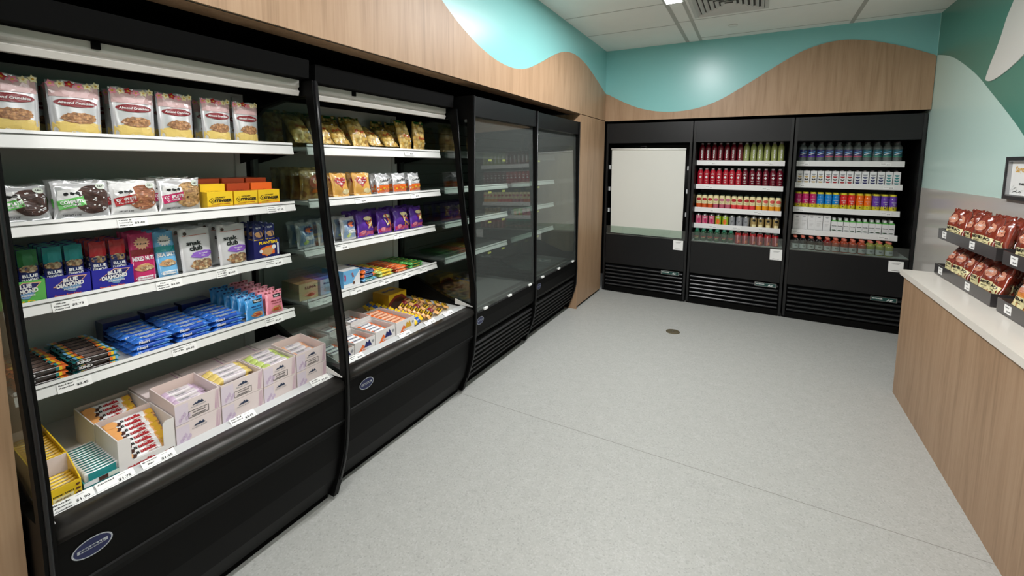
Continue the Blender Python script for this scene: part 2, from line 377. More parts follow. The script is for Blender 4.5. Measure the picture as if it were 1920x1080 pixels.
# ================================================================== ROOM
ZW, XR = 2.212, 3.117
def wave(pts, n=6):
    out = []
    for i in range(len(pts)-1):
        p0 = pts[max(i-1, 0)]; p1 = pts[i]; p2 = pts[i+1]; p3 = pts[min(i+2, len(pts)-1)]
        for j in range(n):
            t = j/n; out.append(tuple(0.5*((2*p1[k])+(-p0[k]+p2[k])*t+(2*p0[k]-5*p1[k]+4*p2[k]-p3[k])*t*t+(-p0[k]+3*p1[k]-3*p2[k]+p3[k])*t**3) for k in (0, 1)))
    out.append(pts[-1]); return out
WL = wave([(-3.95, CEIL), (-3.62, 2.82), (-3.42, 2.70), (-3.211, 2.584), (-3.034, 2.51), (-2.87, 2.458), (-2.651, 2.418), (-2.403, 2.414), (-2.172, 2.458), (-1.915, 2.556), (-1.626, 2.682), (-1.368, 2.767), (-1.076, 2.798), (-0.743, 2.759), (-0.4, 2.666), (-0.012, 2.545)])
WB = wave([(0.012, 2.545), (0.232, 2.429), (0.431, 2.347), (0.654, 2.298), (0.867, 2.289), (1.098, 2.32), (1.316, 2.397), (1.573, 2.548), (1.815, 2.702), (1.954, 2.786), (2.089, 2.855), (2.266, 2.905), (2.439, 2.914), (2.649, 2.875), (2.892, 2.792), (3.117, 2.691)])
WR = wave([(0.0, 2.69), (-0.034, 2.688), (-0.309, 2.621), (-0.567, 2.525), (-0.923, 2.357), (-1.218, 2.18), (-1.441, 2.043), (-1.627, 1.923), (-1.80, 1.80), (-2.1, 1.60), (-2.3, 1.474)])
YF = -7.6
b = MB(); b.box(-0.95, XR+0.1, YF-0.1, 1.0, -0.1, 0, FLOOR); struct('floor', b)
# ceiling: tiles with recessed grid lines
b = MB(); b.box(-0.95, XR+0.1, YF-0.1, 1.0, CEIL, CEIL+0.1, CEILM)
for x, wd_ in ((0.945, 0.036), (1.085, 0.030), (2.455, 0.034)): b.box(x-wd_/2, x+wd_/2, YF, 0, CEIL-0.003, CEIL, GRID)
for k in range(11):
    y = -0.725-0.66*k
    b.box(0, 0.93, y-0.006, y+0.006, CEIL-0.002, CEIL, GRID)
    b.box(0.96, 1.07, y-0.066, y-0.054, CEIL-0.002, CEIL, GRID)
for k in range(11):
    y = -0.115-0.68*k; b.box(1.10, XR, y-0.005, y+0.005, CEIL-0.002, CEIL, GRID)
struct('ceiling', b)
b = MB(); b.box(-0.022, -0.012, -5.215, 0.022, ZW, CEIL, TEAL); b.box(-0.95, -0.9, -5.2, 0.0, 0, CEIL, VOID); struct('wall_left', b)
b = MB(); b.box(-0.012, XR, 0.012, 0.022, ZW, CEIL, TEAL); b.box(-0.9, XR+0.1, 0.9, 1.0, 0, CEIL, VOID); struct('wall_back', b)
# wood wave boards
b = MB(); b.prism([[(-5.215, ZW), (0.0, ZW)] + [(0.0, 2.545)] + WL[::-1][1:] + [(-5.215, CEIL)]], lambda a, c, t: (t, a, c), -0.012, 0.0, WOODL); struct('trim_1', b)
b = MB(); b.prism([[(0.0, ZW-0.008), (XR-0.004, ZW-0.008), (XR-0.004, 2.69)] + WB[::-1][1:-1] + [(0.0, 2.545)]], lambda a, c, t: (a, t, c), 0.0, 0.012, WOODL); struct('trim_2', b)
# soffit return under the left boards, end panel beside the last cooler, near pier
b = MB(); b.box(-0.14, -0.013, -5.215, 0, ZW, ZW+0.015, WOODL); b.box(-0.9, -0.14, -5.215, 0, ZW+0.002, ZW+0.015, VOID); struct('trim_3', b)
b = MB(); b.box(-0.88, 0.0, -0.878, -0.86, 0.0, ZW-0.004, WOODL); b.box(-0.02, 0.0, -0.858, -0.003, 0.03, ZW-0.008, WOODL); b.box(-0.03, -0.02, -0.858, -0.003, 0.0, ZW, VOID); struct('trim_4', b)
b = MB(); b.box(-0.03, 0.0, YF, -5.215, 0, CEIL, WOODL); b.box(-0.9, -0.03, -5.235, -5.215, 0, CEIL, WOODL); struct('trim_5', b)
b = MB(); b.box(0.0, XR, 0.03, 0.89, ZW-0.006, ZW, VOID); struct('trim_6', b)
# right wall: deep green above the painted wave, pale mint below, grey backsplash
b = MB()
for i in range(len(WR)-1):
    (y0, z0), (y1, z1) = WR[i], WR[i+1]
    b.add([(XR, y0, z0), (XR, y1, z1), (XR, y1, CEIL), (XR, y0, CEIL)], [(0, 1, 2, 3)], TEALG)
    b.add([(XR, y0, 1.474), (XR, y1, 1.474), (XR, y1, z1), (XR, y0, z0)], [(0, 1, 2, 3)], MINT)
b.add([(XR, -2.3, 1.474), (XR, YF, 1.474), (XR, YF, CEIL), (XR, -2.3, CEIL)], [(0, 1, 2, 3)], TEALG)
b.add([(XR, 1, 1.474), (XR, 0, 1.474), (XR, 0, CEIL), (XR, 1, CEIL)], [(0, 1, 2, 3)], MINT)
b.add([(XR, 1, 0), (XR, YF, 0), (XR, YF, 1.474), (XR, 1, 1.474)], [(0, 1, 2, 3)], MINT)
b.box(XR+0.002, XR+0.08, YF, 1, 0, CEIL, MINT)
struct('wall_right', b, weld=False)
b = MB(); b.box(XR-0.006, XR-0.0005, YF, 0.045, 0.0, 1.472, SPLASH); struct('trim_7', b)
b = MB(); b.box(-0.9, XR+0.1, YF-0.1, YF, 0, CEIL, OFFW); struct('wall_front', b)
# white wave drop mounted on the right wall
dp = wave([(-1.75, 3.06), (-1.56, 2.95), (-1.397, 2.745), (-1.322, 2.65), (-1.275, 2.556), (-1.228, 2.481), (-1.158, 2.39), (-1.108, 2.308), (-1.12, 2.283), (-1.205, 2.268), (-1.335, 2.283), (-1.49, 2.319), (-1.637, 2.375), (-1.9, 2.55), (-2.1, 2.8), (-2.2, 3.06)])
b = MB(); b.prism([dp], lambda a, c, t: (t, a, c), XR-0.007, XR-0.001, WHITE); o = link('wall_decoration', b.mesh('wall_decoration', True)); tag(o, 'white curved pointed wave cut-out on the green upper right wall', 'wall decoration')

# lamps: housing + lens
for i, (lx, ly, sx, sy, pw) in enumerate(LAMPS):
    nm = 'linear_ceiling_light' if sx < 0.5 else 'added_square_light'
    lab = ['white linear ceiling light nearest the back wall, its glowing end just in frame', 'white linear ceiling light over the near left coolers', 'added unseen linear fill light beside the counter wall', 'added unseen square fill light behind the viewpoint'][i]
    e = empty(nm, (lx, ly, CEIL-0.02), lab, 'ceiling light')
    b = MB(); b.prism([[(lx-sx/2-.01, ly-sy/2-.01), (lx+sx/2+.01, ly-sy/2-.01), (lx+sx/2+.01, ly+sy/2+.01), (lx-sx/2-.01, ly+sy/2+.01)], [(lx-sx/2, ly-sy/2), (lx+sx/2, ly-sy/2), (lx+sx/2, ly+sy/2), (lx-sx/2, ly+sy/2)]], lambda a, c, t: (a, c, t), CEIL-0.014, CEIL, WHITE); part('housing', b, e)
    b = MB(); b.box(lx-sx/2, lx+sx/2, ly-sy/2, ly+sy/2, CEIL-0.009, CEIL-0.002, mat('lamp_lens', (255, 248, 235), emit=8.0)); part('diffuser', b, e, 'glowing white lens')
# air diffuser
e = empty('ceiling_air_vent', (1.43, -1.22, CEIL-0.03), 'square white louvered air vent set in the ceiling', 'air vent')
b = MB(); vx0, vx1, vy0, vy1 = 1.125, 1.735, -1.49, -0.88
def ring(b, x0, x1, y0, y1, t, z0, z1, m):
    o_ = [(x0, y0), (x1, y0), (x1, y1), (x0, y1)]; h_ = [(x0+t, y0+t), (x1-t, y0+t), (x1-t, y1-t), (x0+t, y1-t)]
    vs = [(p[0], p[1], z0) for p in o_] + [(p[0], p[1], z1) for p in h_]; b.add(vs, [(i, (i+1) % 4, (i+1) % 4+4, i+4) for i in range(4)], m)
    vs = [(p[0], p[1], z0+0.004) for p in o_] + [(p[0], p[1], z1+0.004) for p in h_]; b.add(vs, [(i, i+4, (i+1) % 4+4, (i+1) % 4) for i in range(4)], m)
    vs = [(p[0], p[1], z0) for p in o_] + [(p[0], p[1], z0+0.004) for p in o_]; b.add(vs, [(i, i+4, (i+1) % 4+4, (i+1) % 4) for i in range(4)], m)
VENTW = mat('vent_white', (205, 202, 198), 0.5)
b.box(vx0, vx1, vy0, vy0+0.03, CEIL-0.012, CEIL-0.001, VENTW); b.box(vx0, vx1, vy1-0.03, vy1, CEIL-0.012, CEIL-0.001, VENTW)
b.box(vx0, vx0+0.03, vy0+0.03, vy1-0.03, CEIL-0.012, CEIL-0.001, VENTW); b.box(vx1-0.03, vx1, vy0+0.03, vy1-0.03, CEIL-0.012, CEIL-0.001, VENTW)
part('frame', b, e)
b = MB(); b.box(vx0+0.03, vx1-0.03, vy0+0.03, vy1-0.03, CEIL-0.003, CEIL-0.001, mat('vent_dark', (70, 68, 66), 0.8)); part('backing', b, e, 'dark duct opening behind the louvers')
for k in range(6):
    b = MB(); s_ = 0.035+k*0.042; ring(b, vx0+s_, vx1-s_, vy0+s_, vy1-s_, 0.026, CEIL-0.022, CEIL-0.004, VENTW); part('louver', b, e)
b = MB(); b.lathe([(0.042, -0.002), (0.042, -0.009), (0.036, -0.013), (0.0, -0.013)], WHITE, 28)
o = link('sprinkler_cover', b.mesh('sprinkler_cover', True), None, (1.43, -0.45, CEIL)); tag(o, 'small round white cover disc on the ceiling near the back wall', 'sprinkler cover')
# floor drain
b = MB(); BR = mat('drain_brass', (104, 96, 74), 0.4, metal=0.35); b.lathe([(0.066, 0.0005), (0.066, 0.003), (0.06, 0.004), (0.0, 0.004)], BR, 36)
e = link('floor_drain', b.mesh('floor_drain', True), None, (1.085, -1.03, 0)); tag(e, 'round bronze drain cover set in the grey floor', 'floor drain')
b = MB(); b.lathe([(0.008, 0.004), (0.008, 0.006), (0, 0.0065)], STEEL, 12); link('screw', b.mesh('screw'), e)

# ================================================================== LEFT COOLERS
PR = [(0.0, 0.02), (0.035, 0.12), (0.07, 0.23), (0.088, 0.31), (0.099, 0.40), (0.106, 0.50), (0.108, 0.62), (0.102, 0.78), (0.084, 0.93), (0.063, 1.06), (0.040, 1.18), (0.013, 1.36), (-0.010, 1.55), (-0.034, 1.80), (-0.056, 2.03)]
PRC = PR[:4] + [(0.092, 0.40), (0.094, 0.50), (0.09, 0.60), (0.088, 1.2), (0.085, 2.12)]
SHZ = [1.75, 1.478, 1.222, 0.955]
SHX = [-0.170, -0.170, -0.218, -0.206]
COOL = [(-5.205, -4.176, 0.0, False, 'nearest black open cooler on the left wall, stocked with cookies, nuts and bars'),
        (-4.166, -3.028, -0.045, False, 'second black open cooler on the left wall, stocked with chips and bars'),
        (-3.018, -1.998, -0.066, True, 'third black cooler on the left wall, empty behind a clear cover'),
        (-1.988, -0.90, -0.085, True, 'farthest black cooler on the left wall, empty, against the wood end panel')]
GLX = [(-0.60, 0.86), (-0.5, 0.81), (-0.38, 0.765), (-0.23, 0.715), (-0.08, 0.665)]
CT = []
for ci, (y0, y1, ox, cov, lab) in enumerate(COOL):
    P_ = PRC if cov else PR
    root = empty('refrigerated_display_case', (ox-0.3, (y0+y1)/2, 0), lab, 'cooler', 'black coolers along the left wall'); CT.append(root)
    X = lambda x: x+ox
    top = 2.12 if cov else 2.03
    for (ya, yb) in ((y0, y0+0.028), (y1-0.028, y1)):
        out = [(X(x), z) for x, z in P_] + [(X(-0.75), top), (X(-0.75), 0.02)]
        fr = [(X(x-0.035), z) for x, z in P_ if 0.66 < z < 1.95]
        hole = [(X(a), c) for a, c in GLX] + [(X(P_[6][0]-0.035), 0.675)] + fr + [(X((P_[-1][0]-0.05)), 1.965), (X(-0.25), 1.965), (X(-0.46), 1.93), (X(-0.60), 1.84)]
        b = MB(); b.prism([out, hole], lambda a, c, t: (a, t, c), ya, yb, BLACK); part('end_panel', b, root)
        b = MB(); b.prism([hole], lambda a, c, t: (a, t, c), (ya+yb)/2-0.003, (ya+yb)/2+0.003, GLASS); part('side_glass', b, root, 'clear side glass')
        # raised front rib
        b = MB(); ym = (ya+yb)/2; b.tube([(X(x)+0.002, ym, z) for x, z in P_ if z > 0.05], 0.006, BLACKR, 6); part('front_rib', b, root)
    yi0, yi1 = y0+0.028, y1-0.028
    b = MB(); b.box(X(-0.75), X(-0.69), yi0, yi1, 0.05, 2.1, BLACK); part('rear_wall', b, root)
    b = MB(); 
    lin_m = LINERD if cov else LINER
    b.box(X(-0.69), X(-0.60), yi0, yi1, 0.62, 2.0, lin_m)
    if cov or True:
        for k in range(14):
            z = 0.80+0.085*k
            if cov: b.box(X(-0.60), X(-0.597), yi0+0.06, yi1-0.06, z, z+0.006, VOID)
    for yy in (yi0+0.02, yi1-0.06): b.box(X(-0.60), X(-0.585), yy, yy+0.035, 0.66, 1.98, lin_m)
    part('back_panel', b, root, 'grey rear liner panel with shelf slots')
    # canopy
    b = MB()
    if cov:
        b.box(X(-0.74), X(0.06), yi0, yi1, 2.0, 2.12, BLACKN); b.box(X(0.03), X(0.078), yi0, yi1, 1.985, 2.12, BLACKN)
    else:
        b.prism([[(X(-0.74), 2.0), (X(-0.18), 2.0), (X(-0.12), 2.04), (X(-0.075), 2.04), (X(-0.07), 2.12), (X(-0.74), 2.12)]], lambda a, c, t: (a, t, c), yi0, yi1, VOID)
    part('canopy', b, root)
    b = MB()
    if not cov:
        b.prism([[(X(-0.175), 1.968), (X(-0.135), 1.965), (X(-0.128), 1.985), (X(-0.14), 1.995), (X(-0.128), 2.005), (X(-0.128), 2.035), (X(-0.175), 2.035)]], lambda a, c, t: (a, t, c), yi0+0.002, yi1-0.012, mat('light_bar_plastic', (196, 192, 186), 0.4))
        lb = part('light_bar', b, root, 'unlit white light bar under the canopy')
        b = MB(); ym = (y0+y1)/2+(-0.25 if ci == 0 else -0.28); b.box(X(-0.128), X(-0.118), ym, ym+0.022, 2.012, 2.034, VOID); part('clip', b, lb)
    # shelves
    for k, (z, sx) in enumerate(zip(SHZ, SHX)):
        if cov: z = z+0.004; sx = -0.19 if k else -0.19
        e0, e1 = (yi0+0.012, yi1-0.03)
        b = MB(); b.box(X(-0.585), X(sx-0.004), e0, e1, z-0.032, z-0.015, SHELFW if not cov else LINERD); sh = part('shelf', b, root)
        b = MB()
        hh = 0.052 if k == 0 else 0.043
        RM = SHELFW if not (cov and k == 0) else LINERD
        b.prism([[(X(sx-0.004), z), (X(sx), z), (X(sx+0.003), z-0.010), (X(sx-0.001), z-0.012), (X(sx+0.010), z-hh), (X(sx+0.002), z-hh-0.003), (X(sx-0.004), z-hh)]], lambda a, c, t: (a, t, c), e0, e1, RM)
        b.box(X(sx-0.0005), X(sx+0.0025), e0, e1, z-0.0125, z-0.0105, mat('rail_groove', (90, 90, 90), 0.5)); part('price_rail', b, sh)
        for yy in (e0+0.004, e1-0.008):
            b = MB(); b.prism([[(X(-0.585), z-0.034), (X(-0.585), z-0.10), (X(-0.50), z-0.085), (X(sx-0.06), z-0.036)]], lambda a, c, t: (a, t, c), yy, yy+0.004, BLACK); part('bracket', b, sh, 'black shelf bracket')
        if cov:
            for q in ((0.55,) if ci == 3 else (0.62, 0.85)):
                b = MB(); yy = y0+(y1-y0)*q; b.box(X(sx+0.002), X(sx+0.004), yy, yy+0.05, z-0.075, z-0.058, mat('yellow_tag', (216, 214, 90), 0.5)); part('price_marker', b, sh, 'small yellow price marker')
    # body below the deck
    if not cov:
        body = [(-0.06, 0.03), (-0.03, 0.035), (0.025, 0.14), (0.057, 0.26), (0.074, 0.40), (0.080, 0.42), (0.099, 0.452), (0.094, 0.456), (0.100, 0.56), (0.098, 0.60), (0.05, 0.63), (-0.60, 0.63), (-0.60, 0.03)]
    else:
        body = [(-0.06, 0.03), (-0.04, 0.035), (-0.01, 0.10), (0.015, 0.36), (0.074, 0.40), (0.088, 0.43), (0.084, 0.434), (0.088, 0.52), (0.086, 0.58), (0.05, 0.58), (0.045, 0.58), (-0.60, 0.58), (-0.60, 0.03)]
    b = MB(); b.prism([[(X(x), z) for x, z in body]], lambda a, c, t: (a, t, c), yi0, yi1, BLACK if not cov else BLACK); part('lower_front', b, root)
    b = MB(); b.box(X(-0.55), X(-0.045), yi0, yi1, 0.0, 0.03, VOID); part('plinth', b, root)
    if cov:
        for k in range(7):
            z = 0.10+0.038*k; xx = 0.002+0.04*math.sin(k/7*1.5)
            b = MB(); b.prism([[(X(xx+0.0), z), (X(xx+0.028), z+0.004), (X(xx+0.03), z+0.012), (X(xx), z+0.024)]], lambda a, c, t: (a, t, c), yi0, yi1, DARK); part('grille_slat', b, root)
    dz = 0.655 if not cov else 0.60
    b = MB(); b.box(X(-0.60), X(-0.012), yi0, yi1, dz-0.022, dz-0.008, SHELFW if not cov else mat('deck_grey', (90, 92, 90), 0.4)); part('deck', b, root)
    b = MB()
    b.prism([[(X(-0.012), dz-0.022), (X(-0.012), dz+0.002), (X(-0.005), dz+0.006), (X(0.028), dz-0.002), (X(0.034), dz-0.008), (X(0.034), dz-0.022)]], lambda a, c, t: (a, t, c), yi0, yi1, SHELFG if not cov else STEEL); rl = part('deck_rail', b, root)
    b = MB()
    if not cov:
        b.prism([[(X(0.034), 0.64), (X(0.04), 0.655), (X(0.075), 0.652), (X(0.098), 0.64), (X(0.104), 0.62), (X(0.102), 0.603), (X(0.06), 0.628), (X(0.034), 0.63)]], lambda a, c, t: (a, t, c), yi0, yi1, BUMP, True); part('bumper', b, root, 'dark brushed bumper strip')
        for yy in (yi0+0.001, yi1-0.005):
            b = MB(); b.prism([[(X(-0.06), 0.70), (X(-0.06), 0.66), (X(0.09), 0.66), (X(0.09), 0.664)]], lambda a, c, t: (a, t, c), yy, yy+0.004, SHELFW); part('end_divider', b, root, 'white wedge divider')
    else:
        b.prism([[(X(0.034), 0.58), (X(0.034), 0.59), (X(0.084), 0.588), (X(0.088), 0.58)]], lambda a, c, t: (a, t, c), yi0, yi1, DARK); part('air_grille', b, root)
        # clear cover pane with clips
        pts = [(0.045, 1.99), (0.05, 1.99), (0.085, 0.592), (0.08, 0.592)]
        b = MB(); b.prism([[(X(x), z) for x, z in pts]], lambda a, c, t: (a, t, c), yi0+0.03, yi1-0.01, DOORG); pn = part('clear_cover', b, root, 'clear acrylic front cover')
        b = MB(); b.box(X(0.05), X(0.058), yi0+0.03, yi0+0.038, 0.6, 1.98, mat('acrylic_edge', (120, 124, 122), 0.2)); part('edge_strip', b, pn)
        for q in (0.12, 0.5, 0.88):
            b = MB(); yy = yi0+(yi1-yi0)*q; b.box(X(0.079), X(0.094), yy, yy+0.05, 0.582, 0.597, PAPER); part('clip', b, pn, 'white cover clip')
    # oval badge
    b = MB(); yc = (y0+0.10 if ci == 0 else y0+0.135); S = lambda u, w_, off, xx=X(0.0995 if not cov else 0.088): (xx+off, yc+u, 0.545+w_ if not cov else 0.52+w_)
    if cov: yc = y0+0.09
    disc(b, 0, 0, 0.046, 0.028, S, mat('badge_chrome', (190, 195, 205), 0.2, metal=0.9), off=0.003, n=28)
    disc(b, 0, 0, 0.042, 0.0245, S, mat('badge_blue', (18, 26, 70), 0.25), off=0.0036, n=28); rect(b, -0.034, -0.004, 0.034, 0.006, S, mat('badge_chrome'), off=0.0042)
    text(b, 'FEDERAL', 0, 0.0008, 0.055, S, mat('badge_blue'), off=0.0048, height=0.006, bold=0.04)
    part('badge', b, root, 'small oval chrome and blue badge', weld=False)

# ================================================================== BACK COOLERS
BK = [(0.012, 1.045, 'black merchandiser cooler in the back left corner with its white blind down'), (1.055, 2.046, 'middle black merchandiser cooler at the back with red juices and cans'), (2.056, 3.108, 'right black merchandiser cooler at the back with water, milk and protein drinks')]
BSH = [None, [1.72, 1.436, 1.158, 0.962], [1.722, 1.488, 1.22, 0.972]]
YC = 0.05; YS = 0.20
for bi, (x0, x1, lab) in enumerate(BK):
    root = empty('beverage_cooler', ((x0+x1)/2, 0.4, 0), lab, 'cooler', 'black beverage coolers along the back wall')
    fw = 0.042
    b = MB(); b.box(x0, x1, YC, 0.85, 1.93, 2.175, BLACKN); part('header_panel', b, root)
    for xa, xb in ((x0, x0+0.03), (x1-0.03, x1)):
        b = MB(); b.box(xa, xb, YC+0.012, 0.85, 0.0, 1.93, BLACK); part('side_wall', b, root)
        b = MB(); xm = (xa+xb)/2; b.box(xm-0.012, xm+0.012, YC-0.006, YC+0.012, 0.02, 2.17, BLACKR); part('front_post', b, root)
    b = MB(); b.box(x0+0.03, x1-0.03, 0.80, 0.85, 0.75, 1.93, LINERD); part('back_panel', b, root)
    b = MB(); b.box(x0+0.03, x1-0.03, YC, 0.80, 0.375, 0.757, BLACKN); part('lower_panel', b, root)
    b = MB(); b.box(x0+0.03, x1-0.03, YC+0.03, 0.80, 0.03, 0.372, VOID); part('grille_back', b, root)
    for k in range(6):
        z = 0.075+0.048*k; b = MB()
        b.prism([[(YC+0.03, z), (YC+0.0, z+0.008), (YC-0.004, z+0.018), (YC+0.002, z+0.026), (YC+0.03, z+0.034)]], lambda a, c, t: (t, a, c), x0+0.04, x1-0.04, BLACKR); part('grille_slat', b, root)
    b = MB(); b.box(x0+0.03, x1-0.03, YC+0.004, YC+0.03, 0.0, 0.07, BLACK); part('kick_plate', b, root)
    # name badge
    b = MB(); bx = (0.862, 1.883, 2.915)[bi]; S = lambda u, w_, off: (bx+u, YC-0.004-off, 0.338+w_)
    b.box(bx-0.106, bx+0.106, YC-0.004, YC+0.004, 0.316, 0.360, STEEL); rect(b, -0.098, -0.018, 0.098, 0.018, S, mat('badge_teal', (28, 70, 66), 0.3))
    text(b, 'BEVERAGE-', -0.05, 0.004, 0.085, S, PAPER, height=0.012); text(b, 'Air', 0.05, -0.002, 0.05, S, PAPER, height=0.022, shear=0.3); part('nameplate', b, root, 'small silver and green nameplate', weld=False)
    # lip glass and steel lip
    b = MB(); b.box(x0+0.03, x1-0.03, YC+0.01, YC+0.016, 0.762, 0.868, LIPG); part('lip_glass', b, root)
    b = MB(); b.box(x0+0.03, x1-0.03, YC+0.004, YC+0.026, 0.757, 0.764, mat('lip_metal', (110, 112, 108), 0.35, metal=0.6)); part('lip_rail', b, root)
    if bi == 0:
        b = MB(); b.prism([[(x0+0.066, 1.842), (x0+0.962-0.0, 1.838), (x0+0.962, 0.772), (x0+0.082, 0.776)]], lambda a, c, t: (a, t, c), YC+0.026, YC+0.028, SHADE); sh = part('night_blind', b, root, 'white pull-down night blind')
        text_s = lambda u, w_, off: (u, YC+0.026-off, w_)
        b = MB(); b.tube([(x0+0.06, YC+0.027, 1.855), (x0+0.965, YC+0.027, 1.85)], 0.013, WHITE, 10); part('blind_bar', b, sh)
        b = MB(); b.tube([(x0+0.43, YC+0.02, 1.865), (x0+0.44, YC+0.008, 1.888), (x0+0.50, YC+0.008, 1.888), (x0+0.51, YC+0.02, 1.865)], 0.006, DARK, 6); part('handle', b, sh, 'dark wire pull handle')
        for k in range(3):
            zz = 1.60-0.28*k
            b = MB(); b.box(x0+0.03, x0+0.05, YC+0.05, YC+0.09, zz, zz+0.05, SHELFG); b.box(x1-0.05, x1-0.03, YC+0.05, YC+0.09, zz, zz+0.05, SHELFG); part('shelf_clip', b, root, 'light shelf support clips')
        continue
    for k, z in enumerate(BSH[bi]):
        xa, xb = ((1.088, 1.992), (2.10, 3.008))[bi-1]
        b = MB(); b.box(xa, xb, YS+0.008, 0.62, z-0.03, z-0.015, DARK); s_ = part('shelf', b, root)
        b = MB(); b.prism([[(YS+0.008, z), (YS+0.001, z), (YS, z-0.004), (YS-0.006, z-0.056), (YS+0.002, z-0.058), (YS+0.008, z-0.056)]], lambda a, c, t: (t, a, c), xa, xb, SHELFW); part('price_rail', b, s_, 'white price rail')
        for xx in (xa+0.003, xb-0.007):
            b = MB(); b.prism([[(0.79, z-0.03), (0.79, z-0.12), (0.3, z-0.032)]], lambda a, c, t: (t, a, c), xx, xx+0.004, BLACK); part('bracket', b, s_)
    b = MB(); b.box(x0+0.03, x1-0.03, YC+0.03, 0.79, 0.757, 0.767, SHELFG); part('deck', b, root)

# service tags stuck under the openings (codes left out)
for i, (tx0, tx1, z0, z1) in enumerate([(0.885, 0.998, 0.634, 0.75), (1.905, 2.02, 0.630, 0.748), (2.925, 3.04, 0.630, 0.736)]):
    b = MB(); b.box(tx0, tx1, YC-0.012, YC-0.0005, z0, z1, PAPER); cx = (tx0+tx1)/2; S = lambda u, w_, off: (u, YC-0.012-off, w_)
    for q in (0, 1): rect(b, cx-0.035+0.01*q, z1-0.02-0.01*q, cx+0.035-0.01*q, z1-0.017-0.01*q, S, mat('grey_ink', (120, 120, 120)))
    rect(b, cx-0.03, z0+0.012, cx+0.03, z0+0.016, S, mat('grey_ink'))
    o = link('notice_card', b.mesh('notice_card')); tag(o, 'small white notice card on the %s back cooler, below its opening' % ['left', 'middle', 'right'][i], 'notice card', 'notice cards on the back coolers')

# ================================================================== COUNTER, RACKS, PICTURE
e = empty('service_counter', (2.9, -4, 0), 'wood-front service counter with pale stone top along the right wall', 'counter')
b = MB(); b.box(2.706, XR-0.008, YF+0.01, -1.43, 0.0, 0.876, WOODL); part('wood_front', b, e)
b = MB(); b.box(2.694, XR-0.008, YF+0.01, -1.365, 0.880, 0.918, QUARTZ); part('countertop', b, e, 'pale grey stone top')
b = MB(); b.box(2.712, XR-0.01, YF+0.01, -1.44, 0.875, 0.881, VOID); part('shadow_gap', b, e)
ORD = ['first', 'second', 'third', 'fourth', 'fifth', 'sixth', 'seventh', 'eighth', 'ninth', 'tenth', 'eleventh', 'twelfth', 'thirteenth', 'fourteenth', 'fifteenth', 'sixteenth']

def place(name, mesh, loc, rot, label, cat, group=None, kids=()):
    o = link(name, mesh, None, loc, rot); tag(o, label, cat, group)
    for kn, km, kl in kids:
        c = link(kn, km, o)
        if kl: c['label'] = kl
    return o
# ================================================================== PRODUCTS
Ff = lambda n, rgb=(200, 200, 200), **k: mat(n, rgb, k.pop('rough', 0.32), coat=k.pop('coat', 0.35), **k)
WHT = Ff('film_white', (228, 228, 228)); SILV = mat('film_silver', (205, 206, 208), 0.3, metal=0.35, coat=0.3)
RED = Ff('print_red', (172, 28, 38)); DRED = Ff('print_dark_red', (128, 24, 34)); MAG = Ff('print_magenta', (188, 34, 96)); PINK = Ff('print_pink', (232, 140, 158))
LAV = Ff('print_lavender', (205, 180, 205)); YEL = Ff('print_yellow', (240, 200, 40)); YELD = Ff('print_mustard', (206, 160, 40)); ORG = Ff('print_orange', (232, 110, 40)); ORD_ = Ff('print_rust', (178, 70, 30))
GRN = Ff('print_green', (92, 178, 84)); DGRN = Ff('print_dark_green', (34, 104, 52)); LIME = Ff('print_lime', (196, 214, 120)); TEA = Ff('print_teal', (24, 130, 132)); SKY = Ff('print_sky', (110, 176, 220)); BLU = Ff('print_blue', (26, 84, 190)); NAVY = Ff('print_navy', (22, 30, 96)); RBLU = Ff('print_royal', (28, 34, 150))
PUR = Ff('print_purple', (84, 34, 150)); VIO = Ff('print_violet', (138, 92, 190)); BRN = Ff('print_brown', (96, 56, 34)); CHOC = Ff('print_choc', (66, 34, 24)); TAN = Ff('print_tan', (196, 150, 100)); CREAM = Ff('print_cream', (238, 226, 176)); GREY = Ff('print_grey', (150, 152, 156)); BLK = Ff('print_black', (22, 22, 24)); PEACH = Ff('print_peach', (232, 176, 140)); GOLD = Ff('print_gold', (196, 164, 104))
CARD = mat('white_card', (226, 222, 220), 0.6); CARDP = mat('pinkish_card', (228, 214, 212), 0.6); CARDI = mat('card_inside', (222, 200, 192), 0.7); KRAFT = mat('card_grey', (190, 184, 180), 0.7)
COOKD = mottled('cookie_dark', [(60, 34, 26), (74, 42, 32), (52, 28, 22)], 120, 0.6, 0.2); COOKM = mottled('cookie_medium', [(150, 92, 60), (170, 108, 72)], 120, 0.6, 0.2); COOKL = mottled('cookie_oat', [(176, 136, 84), (196, 156, 100), (140, 100, 60)], 110, 0.6, 0.2)
CLUST = mottled('almond_cluster', [(150, 98, 60), (200, 150, 100), (120, 76, 44)], 160, 0.6, 0.2); NUTS = mottled('mixed_nuts', [(180, 130, 84), (90, 50, 34), (226, 206, 160), (140, 90, 60)], 120, 0.5, 0.3)
POP = mottled('popped_snack', [(226, 188, 96), (196, 150, 64), (240, 214, 140), (150, 108, 44)], 55, 0.4, 0.7); PLANT = mottled('plantain_chips', [(150, 116, 52), (190, 154, 74), (110, 80, 36), (206, 172, 96)], 40, 0.4, 0.7)
FRUIT = mottled('fruit_print', [(200, 40, 40), (240, 190, 90), (90, 150, 60), (220, 90, 50)], 110, 0.4, 0.3)
LEFT = PI/2; RIGHT = -PI/2
NC, SC_ = 'nearest cooler', 'second cooler'
def vtext(mb, lines, cu, cw, wd_, surf, m, lh, off=0.0018, bold=0.03):
    for i, (t, q) in enumerate(lines): text(mb, t, cu, cw-i*lh, wd_*q, surf, m, height=lh*0.7, off=off, bold=bold)
